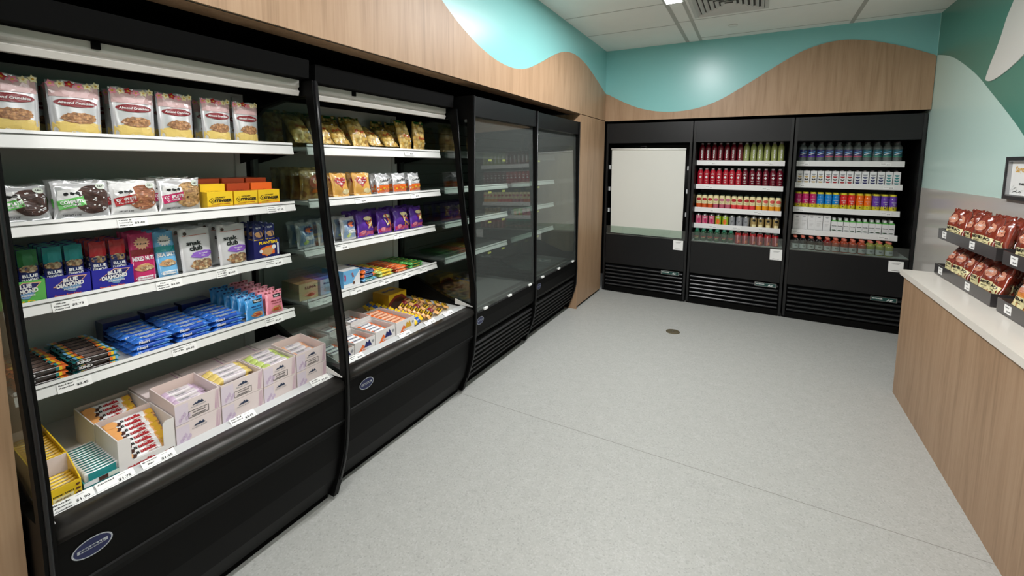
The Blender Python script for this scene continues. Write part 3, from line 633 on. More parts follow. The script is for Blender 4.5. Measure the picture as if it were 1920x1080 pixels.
def put_left(name, mesh, xf, d, y, z, label, cat, group=None, tilt=0, yaw=0, kids=()):
    """xf = x of the front face; mesh centred in depth (d = thickness) or d=None when its front is y=0"""
    x = xf - (d/2 if d else 0)
    z += (d/2*math.sin(abs(tilt)) if d else 0) + (0.0008 if d else 0)
    return place(name, mesh, (x, y, z), (-tilt, 0, LEFT+yaw), label, cat, group, kids)

# ---- cooler 1, top shelf: floral pouches
def d_floral(mb, s, w_, h):
    rd = random.Random(3)
    rect(mb, -w_*0.46, h*0.70, w_*0.46, h*0.93, s, Ff('dusty_pink', (198, 164, 164)), off=0.0009)
    rect(mb, -w_*0.45, 0.008, w_*0.45, h*0.24, s, Ff('butter_yellow', (224, 196, 112)), off=0.0009)
    blob(mb, 0.0, h*0.23, w_*0.36, h*0.055, s, Ff('butter_yellow'), 4, off=0.0010)
    disc(mb, 0, h*0.60, w_*0.40, h*0.075, s, DRED, off=0.0014, n=28); text(mb, 'Almond Crunchies', 0, h*0.60, w_*0.66, s, WHT, height=h*0.045, off=0.0026, shear=0.2)
    blob(mb, 0.004, h*0.33, w_*0.34, h*0.10, s, CLUST, 8, off=0.0018, n=30, amp=0.12)
    text(mb, 'Clusters', 0, h*0.07, w_*0.3, s, WHT, height=h*0.03, off=0.0022)
    for i in range(6):
        m = [PINK, CREAM, RED, PINK, CREAM, CREAM][i]; cx = -w_*0.42+w_*0.168*i; cz = h*0.935+rd.uniform(-.004, .004)
        star(mb, cx, cz, 0.0135, 0.008, 5, s, m, off=0.002, a0=rd.uniform(0, 1)); disc(mb, cx, cz, 0.0035, 0.0035, s, YELD, off=0.0028, n=8)
fl = [bag(q, 0.178, 0.060, SILV, d_floral, seed=k, kind='pouch').mesh('floral_pouch') for k, q in enumerate((0.132, 0.130, 0.128, 0.122, 0.114, 0.106))]
Y1 = [-5.106, -4.959, -4.806, -4.674, -4.528, -4.408]
for i, y in enumerate(Y1):
    put_left('snack_pouch', fl[i], -0.20, 0.062, y, 1.737, 'silver almond cluster pouch with flowers, %s from left, front row, top shelf of %s' % (ORD[i], NC), 'snack pouch', 'floral almond pouches', tilt=0.03, yaw=(0.03, -0.05, -0.05, 0.02, 0, -0.02)[i])
    put_left('snack_pouch', fl[i], -0.29, 0.062, y+0.012, 1.737, 'silver almond cluster pouch with flowers, %s from left, row behind, top shelf of %s' % (ORD[i], NC), 'snack pouch', 'floral almond pouches', tilt=0.02)
    if i < 5: put_left('snack_pouch', fl[i], -0.40, 0.062, y-0.01, 1.737, 'silver almond pouch with flowers, %s from left, third row, top shelf of %s' % (ORD[i], NC), 'snack pouch', 'floral almond pouches', tilt=0.02)

# ---- cooler 1, second shelf: cookies
def cookie_deco(lab, cook, l1, l2, seed, lx=-0.25, cx=0.17):
    def f(mb, s, w_, h):
        r = min(h*0.44, w_*0.33); disc(mb, w_*cx, h*0.50, r*1.02, r, s, cook, off=0.0014, n=36)
        rd = random.Random(seed)
        for k in range(11):
            a = rd.uniform(0, 6.28); q = r*0.8*rd.random()**0.5; blob(mb, w_*cx+q*math.cos(a), h*0.5+q*math.sin(a), 0.0030, 0.0024, s, WHT if cook is COOKD else (CHOC if cook is COOKL else TAN), k, off=0.0024, n=7)
        poly(mb, [(w_*(lx-0.16), h*0.26), (w_*(lx+0.28), h*0.36), (w_*(lx+0.25), h*0.60), (w_*(lx-0.18), h*0.50)], s, lab, off=0.0024)
        poly(mb, [(w_*(lx-0.17), h*0.50), (w_*(lx+0.24), h*0.60), (w_*(lx+0.22), h*0.82), (w_*(lx-0.15), h*0.76)], s, WHT, off=0.0022)
        for q in (-0.04, 0.06, 0.15): blob(mb, w_*(lx+q), h*(0.66+0.1*q), 0.0055, 0.005, s, BLK, int(q*100)+9, off=0.003, n=10, amp=0.3)
        text(mb, l1, w_*(lx+0.05), h*0.46, w_*0.38, s, WHT, height=h*0.09, rot=0.12, off=0.0036, bold=0.05); text(mb, l2, w_*(lx+0.04), h*0.37, w_*0.28, s, WHT, height=h*0.05, rot=0.12, off=0.0036)
        disc(mb, w_*0.33, h*0.84, 0.013, 0.011, s, mat('seal_grey', (205, 214, 200), 0.4), off=0.0034); text(mb, '16g', w_*0.33, h*0.84, 0.014, s, INK, height=0.007, off=0.0046)
        text(mb, 'NET WT 4 OZ', -w_*0.2, h*0.12, w_*0.3, s, INK, height=h*0.04)
    return f
ck = [(-5.108, 0.130, 0.112, GRN, COOKD, 'dark chocolate cookie pack with green label'), (-4.971, 0.143, 0.126, GRN, COOKD, 'white-chip chocolate cookie pack with green label'), (-4.832, 0.134, 0.122, RED, COOKM, 'brown cookie pack with red label'), (-4.690, 0.148, 0.128, MAG, COOKL, 'oatmeal cookie pack with magenta label')]
for i, (y, w_, h, lc, cc, lb) in enumerate(ck):
    me = bag(w_, h, 0.046, SILV if i != 2 else WHT, cookie_deco(lc, cc, 'COMPLETE', 'COOKIE', i), seed=20+i, wr=0.005, crimp=0.06).mesh('cookie_pack')
    put_left('cookie_pack', me, -0.178, 0.046, y, 1.466, '%s, %s from left, second shelf of %s' % (lb, ORD[i], NC), 'cookie pack', 'large cookie packs', tilt=(0.30, 0.10, 0.12, 0.06)[i], yaw=(0.05, 0, -0.08, 0.05)[i])
    for r_ in (1, 2):
        put_left('cookie_pack', me, -0.182-0.105*r_, 0.046, y+0.015*r_, 1.466, '%s, %s column from left, %s row behind, second shelf of %s' % (' '.join(lb.split()[:3])+' pack' if 'pack' not in lb.split()[:3] else ' '.join(lb.split()[:3]), ORD[i], ('one', 'two')[r_-1], NC), 'cookie pack', 'large cookie packs', tilt=0.1)
def honey(front, back_, hh):
    def f(mb, s, w_, h):
        rect(mb, -w_/2, 0.0, w_/2, h*0.22, s, back_, off=0.0008); blob(mb, -w_*0.22, h*0.2, 0.018, 0.01, s, YELD, 5, off=0.0012)
        for a, c in ((-0.38, 0.52), (-0.32, 0.60), (-0.32, 0.44)):
            mb_ = [(w_*a+0.0055*math.cos(PI/3*k), h*c+0.0055*math.sin(PI/3*k)) for k in range(6)]; poly(mb, mb_, s, BLK, off=0.0012); poly(mb, [(w_*a+0.0035*math.cos(PI/3*k), h*c+0.0035*math.sin(PI/3*k)) for k in range(6)], s, front, off=0.0018)
        text(mb, 'STINGER', w_*0.10, h*0.50, w_*0.70, s, BLK, height=h*0.17, shear=0.2, bold=0.05); text(mb, 'HONEY', w_*0.0, h*0.68, w_*0.4, s, BLK, height=h*0.08); text(mb, 'ENERGY WAFFLE', w_*0.12, h*0.32, w_*0.5, s, ORD_, height=h*0.06)
    return f
for i, y in enumerate([-4.556, -4.452, -4.350]):
    fc, bc = [(YEL, YELD), (YEL, TAN), (YEL, ORG)][i]; tc = [YEL, ORD_, ORG][i]
    m0 = carton(0.098, 0.05, 0.072, fc, honey(fc, bc, 0), top=tc).mesh('waffle_box'); m1 = carton(0.094, 0.05, 0.102, tc if i else fc, honey(fc, bc, 0), top=tc).mesh('waffle_box'); m2 = carton(0.092, 0.16, 0.122, ORD_).mesh('waffle_box')
    cn = ['left', 'middle', 'right'][i]
    put_left('waffle_box', m0, -0.18, None, y, 1.466, 'yellow honey waffle box with black lettering, front of %s column, second shelf of %s' % (cn, NC), 'snack box', 'honey waffle boxes')
    put_left('waffle_box', m1, -0.233, None, y, 1.466, 'taller honey waffle box directly behind the front box, %s column, second shelf' % cn, 'snack box', 'honey waffle boxes')
    put_left('waffle_box', m2, -0.286, None, y+0.008, 1.466, 'tallest rust brown waffle box at the back of the %s column, second shelf' % cn, 'snack box', 'honey waffle boxes')

# ---- cooler 1, third shelf: nuts
def d_nutbag(topm, midm, l1, l2, logo=True):
    def f(mb, s, w_, h):
        rect(mb, -w_*0.47, h*0.68, w_*0.47, h*0.99, s, topm, off=0.0008)
        blob(mb, 0, h*0.63, w_*0.44, h*0.07, s, NUTS, 3, off=0.0012); text(mb, l1, 0, h*0.50, w_*0.72, s, WHT, height=h*0.06); text(mb, l2, 0, h*0.42, w_*0.8, s, WHT, height=h*0.06)
        disc(mb, 0, h*0.32, w_*0.4, h*0.05, s, midm, off=0.0012)
    return f
def d_mnt(c, l3):
    def f(mb, s, w_, h):
        p = [(-0.36*w_, 0.55*h), (0.02*w_, 0.96*h), (0.42*w_, 0.98*h*0.92), (0.12*w_, 0.40*h)]
        cx = sum(q[0] for q in p)/4; cz = sum(q[1] for q in p)/4
        poly(mb, p, s, PEACH, off=0.0010); poly(mb, [(cx+(a-cx)*0.9, cz+(b_-cz)*0.86) for a, b_ in p], s, NAVY, off=0.0014)
        poly(mb, [(-0.2*w_, 0.5*h), (0.30*w_, 0.58*h), (0.12*w_, 0.28*h), (0.0*w_, 0.30*h)], s, mat('badge_steelblue', (110, 150, 190), 0.4), off=0.0018)
        text(mb, 'BLUE', 0.03*w_, 0.80*h, w_*0.34, s, WHT, height=h*0.17, rot=0.06, off=0.003, bold=0.05); text(mb, 'DIAMOND', 0.02*w_, 0.60*h, w_*0.62, s, WHT, height=h*0.19, rot=0.06, off=0.003, bold=0.05)
        text(mb, 'ALMONDS', 0.06*w_, 0.42*h, w_*0.4, s, WHT, height=h*0.07, off=0.003)
        text(mb, l3, -0.05*w_, 0.16*h, w_*0.6, s, c, height=h*0.13, off=0.003, bold=0.04)
    return f
NUTB = {}
for nm, tc, body in (('green', DGRN, NAVY), ('teal', TEA, NAVY), ('red', RED, NAVY)):
    NUTB[nm] = bag(0.047, 0.168, 0.026, body, d_nutbag(tc, NAVY, 'BLUE', 'DIAMOND'), seed=ord(nm[0]), kind='pouch', nu=8, nw=14).mesh('nut_pouch')
TR = [('green', -5.118, 0.102, GRN, 'BOLD', YEL, 'light green almond display box with blue diamond logo, far left, third shelf of '+NC), ('teal', -5.012, 0.108, RBLU, 'Smart Snacking', ORG, 'left royal blue almond display box with diamond logo, third shelf of '+NC), ('red', -4.897, 0.114, RBLU, 'Smart Snacking', ORG, 'right royal blue almond display box with diamond logo, third shelf of '+NC)]
for nm, y, w_, m_, l3, c3, lb in TR:
    me = tray(w_, 0.22, 0.08, m_, fh=0.078, bh=0.10, deco=d_mnt(c3, l3), inner=KRAFT).mesh('almond_box')
    put_left('almond_display_box', me, -0.232, None, y, 1.208, lb, 'display box', 'almond display boxes')
    for rr_ in range(4):
        for q in (-1, 1):
            put_left('nut_pouch', NUTB[nm], -0.240-0.04*rr_, 0.026, y+q*w_*0.237, 1.2115, '%s-topped almond pouch, %s side, %s row in its display box, third shelf' % (nm, 'left' if q < 0 else 'right', ORD[rr_]), 'nut pouch', 'almond pouches', tilt=0.10)
def d_tall(c1, c2, l1, l2):
    def f(mb, s, w_, h):
        star(mb, 0, h*0.80, w_*0.34, w_*0.24, 14, s, PEACH if c1 is MAG else WHT, off=0.0014); text(mb, l1, 0, h*0.79, w_*0.4, s, BLK, height=h*0.035, off=0.0024)
        rect(mb, -w_*0.46, h*0.55, w_*0.46, h*0.68, s, c2, off=0.0008); text(mb, l2, 0, h*0.49, w_*0.84, s, WHT, height=h*0.09, off=0.0022, bold=0.05)
        blob(mb, 0.0, h*0.30, w_*0.36, h*0.075, s, TAN, 6, off=0.0014); blob(mb, 0.006, h*0.28, w_*0.28, h*0.05, s, NUTS, 2, off=0.0022); poly(mb, [(-w_*0.4, h*0.09), (-w_*0.3, h*0.13), (w_*0.44, h*0.13), (w_*0.44, h*0.05), (-w_*0.3, h*0.05)], s, WHT, off=0.0014)
        text(mb, '5g PROTEIN', w_*0.05, h*0.09, w_*0.6, s, c1, height=h*0.03, off=0.0026)
    return f
mn = bag(0.076, 0.182, 0.03, MAG, d_tall(MAG, DRED, 'Nut', 'MIXED NUTS'), seed=31, nu=8, kind='pouch').mesh('nut_pouch'); ss = bag(0.07, 0.178, 0.03, SKY, d_tall(SKY, TEA, 'Nut', 'SEA SALT'), seed=32, nu=8, kind='pouch').mesh('nut_pouch')
for rr_ in range(3):
    put_left('nut_pouch', mn, -0.236-0.055*rr_, 0.03, -4.800+0.004*rr_, 1.208, 'magenta mixed nuts pouch with pale sunburst, %s row, third shelf of %s' % (ORD[rr_], NC), 'nut pouch', 'tall nut pouches', tilt=0.10)
    put_left('nut_pouch', ss, -0.238-0.055*rr_, 0.03, -4.722+0.004*rr_, 1.208, 'light blue sea salt nut pouch, %s row, beside magenta pouches, third shelf' % ORD[rr_], 'nut pouch', 'tall nut pouches', tilt=0.22)
def d_snak(mb, s, w_, h):
    disc(mb, -w_*0.32, h*0.90, 0.007, 0.007, s, CHOC, n=10); rect(mb, -w_*0.4, h*0.845, w_*0.35, h*0.856, s, ORD_, off=0.0012)
    text(mb, 'snak', -w_*0.10, h*0.68, w_*0.46, s, BLK, height=h*0.10, bold=0.04); text(mb, 'club', -w_*0.06, h*0.56, w_*0.40, s, BLK, height=h*0.12, bold=0.04)
    blob(mb, w_*0.10, h*0.40, w_*0.36, h*0.085, s, VIO, 5, off=0.0016, amp=0.12); text(mb, 'Tropical', w_*0.12, h*0.42, w_*0.3, s, WHT, height=h*0.035, off=0.0028); text(mb, 'Mix', w_*0.12, h*0.37, w_*0.12, s, WHT, height=h*0.03, off=0.0028)
    blob(mb, w_*0.08, h*0.17, w_*0.38, h*0.13, s, NUTS, 9, off=0.0020, n=26, amp=0.15)
sk = bag(0.122, 0.178, 0.05, Ff('pale_grey_film', (206, 206, 208)), d_snak, seed=33, kind='pouch').mesh('trail_mix_pouch')
for cidx, (y, yaw) in enumerate(((-4.620, 0.10), (-4.478, 0.06))):
    for rr_ in range(3):
        put_left('trail_mix_pouch', sk, -0.228-0.07*rr_, 0.05, y, 1.208, 'pale grey trail mix pouch with purple patch, %s column, %s row, third shelf' % (('left', 'right')[cidx], ORD[rr_]), 'snack pouch', 'trail mix pouches', tilt=0.08, yaw=yaw)
def d_plant(mb, s, w_, h):
    text(mb, 'PLANTERS', w_*0.05, h*0.86, w_*0.72, s, YEL, height=h*0.14, bold=0.05); rect(mb, w_*0.40, h*0.2, w_*0.46, h*0.8, s, WHT)
    blob(mb, 0.004, h*0.45, w_*0.28, h*0.26, s, ORG, 4, off=0.0012); blob(mb, 0.004, h*0.42, w_*0.2, h*0.2, s, TAN, 7, off=0.0018); disc(mb, w_*0.26, h*0.6, 0.01, 0.01, s, WHT, off=0.002); disc(mb, -w_*0.24, h*0.45, 0.008, 0.008, s, WHT, off=0.002)
    text(mb, 'PEANUTS', 0, h*0.09, w_*0.6, s, WHT, height=h*0.06)
pb = tray(0.122, 0.22, 0.095, NAVY, fh=0.095, bh=0.12, deco=d_plant, inner=NAVY).mesh('peanut_box')
put_left('peanut_display_box', pb, -0.238, None, -4.335, 1.208, 'navy peanut display box with yellow lettering, right end of third shelf, '+NC, 'display box')
def d_pp(mb, s, w_, h): text(mb, 'PLANTERS', 0, h*0.55, w_*0.8, s, YEL, height=h*0.06); blob(mb, 0, h*0.72, w_*0.34, h*0.09, s, TAN, 4); text(mb, 'SALTED', 0, h*0.9, w_*0.5, s, WHT, height=h*0.04)
pp = bag(0.052, 0.162, 0.028, NAVY, d_pp, seed=35, nu=8).mesh('peanut_pouch')
for rr_ in range(4):
    for q in (0, 1):
        put_left('peanut_pouch', pp, -0.246-0.045*rr_, 0.028, -4.3625+0.055*q, 1.2115, 'navy peanut pouch, %s side, %s row inside the navy display box' % (('left', 'right')[q], ORD[rr_]), 'nut pouch', 'peanut pouches')

# ---- cooler 1, fourth shelf: bars
def d_bar(t, c, sc=0.5, cx=0.0, c2=None, bold=0.04):
    def f(mb, s, L, W):
        if c2: rect(mb, -L*0.2, -W*0.3, L*0.34, W*0.3, s, c2, off=0.0006, maxlen=0.05)
        if t: text(mb, t, L*cx, 0, L*sc, s, c, height=W*0.42, off=0.0012, bold=bold, maxlen=0.05)
    return f
def side_text(mb, t, L, W, H, m, w_, h):   # lettering on the long front side of a bar
    text(mb, t, -L*0.05, H/2, w_, lambda u, z, off: (u, -W/2*0.97-off, z), m, height=h, off=0.0012)
def bar_stack(me, n_hi, n_deep, xf, W, H, y, z, lab, grp, cat='snack bar', jit=0.004, step=0, name='snack_bar', tiltx=0, dh=0):
    """bars lie along the shelf; stacked n_hi high and n_deep back"""
    for d_ in range(n_deep):
        for k in range(n_hi - (step if d_ == 0 else 0)):
            rr = random.Random(d_*31+k*7+int(y*100))
            o = link(name, me, None, (xf-W/2-d_*(W+0.002), y+rr.uniform(-jit, jit), z+k*H*0.99), (0, 0, LEFT+rr.uniform(-.02, .02)))
            tag(o, '%s, %s layer, %s row from front' % (lab, ('bottom', 'second', 'third', 'fourth', 'fifth')[k], ORD[d_]), cat, grp)
KB = Ff('clear_dark_wrap', (44, 32, 30), rough=0.18, coat=0.8)
def kind_bar(c1, c2, c3, seed):
    mb = bar(0.120, 0.036, 0.0185, KB, end=c1, seed=seed)
    s = lambda u, w_, off: (u, w_, 0.0183+off); s2 = lambda u, z, off: (u, -0.0174-off, z)
    for i, c in enumerate((c2, YEL, c3)):
        u0 = 0.030+0.0075*i
        for sg in (1, -1): rect(mb, sg*(u0+.004)-.0036, -0.014, sg*(u0+.004)+.0036, 0.014, s, c, off=0.0012, maxlen=1); rect(mb, sg*(u0+.004)-.0036, 0.003, sg*(u0+.004)+.0036, 0.015, s2, c, off=0.0008, maxlen=1)
    rect(mb, -0.054, 0.0005, -0.012, 0.014, s2, BLK, off=0.0012, maxlen=1); text(mb, 'KIND', -0.033, 0.0072, 0.034, s2, WHT, height=0.0095, off=0.002, bold=0.05)
    for j in range(3): mb.tube([(-0.028+0.001*j, -0.010+0.009*j, 0.0188), (0.026, -0.009+0.009*j, 0.0188)], 0.0011, mat('gloss_highlight_film', (120, 100, 92), 0.15), 4)
    return mb.mesh('nut_bar')
k1 = kind_bar(ORG, TEA, ORG, 1); k2 = kind_bar(ORD_, SKY, ORG, 2); k3 = kind_bar(TEA, ORG, SKY, 3)
bar_stack(k1, 3, 7, -0.215, 0.036, 0.019, -5.098, 0.942, 'dark nut bar with orange ends, left stack, fourth shelf', 'nut and grain bars')
bar_stack(k3, 3, 7, -0.215, 0.036, 0.019, -4.965, 0.942, 'dark nut bar with teal ends, right stack, fourth shelf', 'nut and grain bars')
def d_nut(mb, s, L, W):
    disc(mb, L*0.25, 0, 0.012, 0.009, s, TAN, off=0.0006, n=12)
    text(mb, 'Nutri', -L*0.1, 0.003, L*0.36, s, WHT, height=W*0.34, off=0.0012, bold=0.05); text(mb, 'Grain', -L*0.1, -W*0.26, L*0.26, s, WHT, height=W*0.18, off=0.0012)
    s2 = lambda u, z, off: (u, -W/2*0.96-off, z); text(mb, 'Nutri', -L*0.25, 0.010, L*0.25, s2, WHT, height=0.010, off=0.001, bold=0.05); rect(mb, L*0.0, 0.004, L*0.4, 0.007, s2, SKY, off=0.001, maxlen=1)
    for j in range(2): mb.tube([(-L*0.40, -0.006+0.014*j, 0.0212), (L*0.42, -0.004+0.013*j, 0.0212)], 0.0009, SKY, 4)
nb = bar(0.130, 0.042, 0.021, BLU, end=mat('blue_end', (50, 120, 220), 0.3, coat=0.4), deco=d_nut, seed=5).mesh('cereal_bar')
for c_, y in enumerate((-4.800, -4.662, -4.527)):
    bar_stack(nb, 3, 6, -0.218, 0.042, 0.021, y, 0.942, 'blue cereal bar, %s stack of three, fourth shelf' % ('left', 'middle', 'right')[c_], 'blue cereal bars', jit=0.006)
    bk = carton(0.12, 0.07, 0.078, NAVY).mesh('cereal_bar_box')
    put_left('cereal_bar_box', bk, -0.485, None, y, 0.942, 'navy cereal bar box behind the %s stack of blue bars' % ('left', 'middle', 'right')[c_], 'snack box', 'cereal bar boxes')
def d_that(c, c2):
    def f(mb, s, w_, h):
        rect(mb, -w_*0.1, h*0.72, w_*0.4, h*0.86, s, BLK, off=0.0012); text(mb, "That's it", w_*0.15, h*0.79, w_*0.42, s, WHT, height=h*0.08, off=0.0022)
        text(mb, 'MINI FRUIT', w_*0.05, h*0.58, w_*0.6, s, c2, height=h*0.06); rect(mb, -w_*0.2, h*0.46, w_*0.35, h*0.48, s, c2); blob(mb, 0.006, h*0.22, w_*0.34, h*0.13, s, TAN, 8, off=0.0012); blob(mb, 0.006, h*0.2, w_*0.22, h*0.08, s, ORD_, 4, off=0.002)
        for k in range(5): disc(mb, -w_*0.4+w_*0.2*k, h*0.95, w_*0.07, h*0.03, s, c2, off=0.0012, n=10)
    return f
tb_ = bag(0.086, 0.104, 0.03, Ff('aqua_film', (60, 150, 214)), d_that(SKY, NAVY), seed=41, nu=8, nw=12).mesh('fruit_bag'); tp_ = bag(0.086, 0.108, 0.03, PINK, d_that(PINK, DRED), seed=42, nu=8, nw=12).mesh('fruit_bag')
for rr_ in range(6):
    put_left('fruit_snack_bag', tb_, -0.222-0.045*rr_, 0.03, -4.405-0.006*rr_, 0.942+0.004*rr_, 'bright blue fruit snack bag, %s row, right part of fourth shelf' % ORD[rr_], 'snack bag', 'fruit snack bags', tilt=0.12)
    put_left('fruit_snack_bag', tp_, -0.222-0.045*rr_, 0.03, -4.312-0.006*rr_, 0.942+0.004*rr_, 'pink fruit snack bag, %s row, right end of fourth shelf' % ORD[rr_], 'snack bag', 'fruit snack bags', tilt=0.10)

# ---- cooler 1, deck
DZ = 0.648
def edge_bars(me, n, x0, pitch, y, z, zs, lab, grp, lean=0.25):
    """bars standing on their long edge, one behind the other, long axis along the shelf"""
    for k in range(n):
        rr = random.Random(k+int(y*77))
        o = link('snack_bar', me, None, (x0-k*pitch, y+rr.uniform(-.0015, .0015), z+zs*k), (PI/2-lean, 0, LEFT)); tag(o, '%s, %s from front' % (lab, ORD[k]), 'snack bar', grp)
yb = bar(0.076, 0.044, 0.0125, YEL, end=YELD, deco=lambda mb, s, L, W: (rect(mb, -L*0.3, W*0.32, L*0.3, W*0.42, s, CREAM, maxlen=1), text(mb, 'Bearded', 0, 0, L*0.6, s, BLK, height=W*0.2, maxlen=1)), seed=8)
# printed top edge
se = lambda W: (lambda u, z, off: (u, W/2*0.93+off, z))
text(yb, 'almond bites', 0, 0.006, 0.05, se(0.044), BRN, height=0.005, off=0.001); yb = yb.mesh('yellow_bar')
gb = bar(0.084, 0.042, 0.0135, mat('foil_teal_white', (214, 232, 228), 0.22, metal=0.3, coat=0.5), end=WHT, seed=9); rect(gb, -0.034, 0.002, 0.034, 0.0085, se(0.042), TEA, off=0.0012, maxlen=1); rect(gb, -0.034, -0.018, 0.034, 0.018, lambda u, w_, off: (u, w_, 0.0135+off), TEA, off=0.0006, maxlen=1); rect(gb, -0.034, -0.018, 0.034, 0.018, lambda u, w_, off: (u, -w_, -off), TEA, off=0.0006, maxlen=1); gb = gb.mesh('teal_bar')
def d_dots(c):
    def f(mb, s, w_, h):
        for k in range(3): blob(mb, -w_*0.38, h*(0.2+0.28*k), 0.006, 0.004, s, c, k, n=8); blob(mb, w_*0.40, h*(0.2+0.28*k), 0.006, 0.004, s, c, k+5, n=8)
        rect(mb, -w_*0.26, h*0.10, w_*0.28, h*0.42, s, CREAM); text(mb, 'NUT BITES', 0, h*0.26, w_*0.4, s, BRN, height=h*0.1, off=0.0024)
    return f
t0 = tray(0.084, 0.098, 0.06, YEL, fh=0.05, bh=0.10, deco=d_dots(BRN), inner=CARDP).mesh('yellow_bar_box'); t1 = tray(0.084, 0.22, 0.105, YEL, fh=0.10, bh=0.125, deco=d_dots(BRN), inner=CARDP).mesh('yellow_bar_box')
put_left('bar_display_box', t0, -0.018, None, -5.126, DZ, 'low yellow bar display box at the front left corner of the deck', 'display box', 'yellow bar boxes')
put_left('bar_display_box', t1, -0.122, None, -5.126, DZ, 'taller yellow bar display box behind the low one, left end of deck', 'display box', 'yellow bar boxes')
edge_bars(yb, 5, -0.032, 0.0165, -5.126, DZ+0.026, 0.0015, 'yellow almond bar in the low front box', 'yellow almond bars', lean=0.12)
edge_bars(yb, 12, -0.138, 0.0165, -5.126, DZ+0.070, 0.0012, 'yellow almond bar in the taller box', 'yellow almond bars', lean=0.12)
t2 = tray(0.094, 0.205, 0.05, TEA, fh=0.026, bh=0.05, deco=lambda mb, s, w_, h: (rect(mb, -w_/2, h*0.45, w_/2, h, s, WHT), rect(mb, -w_*0.12, h*0.5, w_*0.12, h*1.0, s, CHOC, off=0.002), rect(mb, w_*0.14, h*0.5, w_*0.44, h*0.95, s, mat('seal_grey'), off=0.0016)), inner=CARD).mesh('teal_bar_box')
put_left('bar_display_box', t2, -0.018, None, -5.033, DZ, 'teal and white bar display box between the yellow and hazelnut boxes', 'display box')
edge_bars(gb, 12, -0.034, 0.0158, -5.033, DZ+0.029, 0.0003, 'teal and white foil bar in the teal box', 'teal foil bars', lean=0.1)
# hazelnut biscuit boxes
def d_nutella(mb, s, w_, h):
    text(mb, 'nutella', -w_*0.12, h*0.10, w_*0.5, s, RED, height=h*0.10, bold=0.05); rect(mb, w_*0.36, h*0.02, w_*0.46, h*0.10, s, BRN); rect(mb, w_*0.28, h*0.03, w_*0.34, h*0.09, s, ORD_)
hz = tray(0.158, 0.175, 0.115, CARD, bh=0.122, deco=d_nutella, inner=CARDI, cut=(0.045, 0.028)).mesh('hazelnut_bar_box')
put_left('hazelnut_bar_box', hz, -0.016, None, -4.915, DZ, 'white display box of hazelnut biscuit bars with cut-out front, on the deck', 'display box', 'hazelnut bar boxes')
put_left('hazelnut_bar_box', hz, -0.196, None, -4.915, DZ, 'white display box of hazelnut bars standing behind the front one', 'display box', 'hazelnut bar boxes')
GOLDW = Ff('golden_wrap', (226, 170, 104))
def hz_bar():
    mb = bar(0.140, 0.036, 0.0155, WHT, end=GOLDW, seed=12); s = lambda u, w_, off: (u, w_, 0.0153+off)
    for sg in (-1,): blob(mb, -0.052, 0, 0.018, 0.014, s, mat('biscuit', (220, 156, 88), 0.5), 3, off=0.0008, amp=0.06); blob(mb, -0.034, -0.006, 0.008, 0.008, s, CHOC, 5, off=0.0006)
    blob(mb, 0.056, 0, 0.010, 0.012, s, YELD, 4, off=0.0008)
    text(mb, 'n', -0.0215, 0.000, 0.008, s, BLK, height=0.010, off=0.0016, bold=0.06, maxlen=1); text(mb, 'utella', 0.008, 0.001, 0.044, s, RED, height=0.0135, off=0.0016, bold=0.05, maxlen=1); text(mb, 'biscuit', 0.018, -0.011, 0.026, s, ORD_, height=0.004, off=0.0016, maxlen=1)
    s2 = lambda u, z, off: (u, -0.0172-off, z); rect(mb, -0.066, 0.003, -0.03, 0.012, s2, mat('biscuit'), off=0.0008, maxlen=1); text(mb, 'nutella', 0.0, 0.0075, 0.04, s2, RED, height=0.006, off=0.0012, maxlen=1)
    return mb.mesh('hazelnut_bar')
hb = hz_bar()
for bx_, (xf, nm) in enumerate(((-0.016, 'front'), (-0.196, 'rear'))):
    for k in range(8):
        o = link('hazelnut_bar', hb, None, (xf-0.028-0.0165*k, -4.915+0.003*math.sin(3*k), DZ+0.022+0.0105*k), (0.52, 0, LEFT+0.02*math.sin(5*k))); tag(o, 'white hazelnut biscuit bar with red lettering, %s from front in the %s box' % (ORD[k], nm), 'snack bar', 'hazelnut biscuit bars')
# pale boxes with mountain mark
PL = mat('plum_line', (190, 130, 174), 0.5)
def d_built(full):
    def f(mb, s, w_, h):
        rect(mb, -w_*0.5, 0, -w_*0.22, h*0.9, s, mat('plum_wash', (220, 208, 220), 0.6), off=0.0006)
        for k in range(5): blob(mb, -w_*0.40+0.007*k, h*(0.2+0.1*(k % 3)), 0.005, 0.009, s, mat('plum_soft', (202, 182, 206), 0.6), k, off=0.001, n=8)
        c = h*0.74; poly(mb, [(-0.020, c-0.006), (-0.010, c+0.001), (-0.006, c-0.001), (0.002, c+0.007), (0.007, c+0.001), (0.012, c+0.005), (0.020, c-0.006)], s, mat('mountain_blue', (44, 58, 84), 0.5), off=0.0012)
        text(mb, 'built puff', 0, c-0.012, 0.05, s, GREY, height=0.005)
        if full:
            for r_ in ((-0.034, h*0.42, 0.034, h*0.44), (-0.034, h*0.12, 0.034, h*0.14), (-0.034, h*0.12, -0.0325, h*0.44), (0.0325, h*0.12, 0.034, h*0.44)): rect(mb, *r_, s, INK, off=0.001)
            text(mb, 'original', 0, h*0.33, 0.042, s, INK, height=0.007); text(mb, 'marshmallow', 0, h*0.21, 0.046, s, INK, height=0.006)
        for k in range(4): poly(mb, [(w_*0.36+0.004*k, h*0.05), (w_*0.362+0.004*k+0.001, h*0.05), (w_*0.41+0.004*k, h*0.95), (w_*0.405+0.004*k, h*0.95)], s, PL, off=0.001)
    return f
P4 = [(-4.758, 0.150, 'pinkish lilac', LAV, PEACH), (-4.598, 0.162, 'yellow', Ff('soft_yellow', (232, 206, 120)), CREAM), (-4.440, 0.146, 'lime green', LIME, LIME), (-4.286, 0.152, 'peach', PEACH, PEACH)]
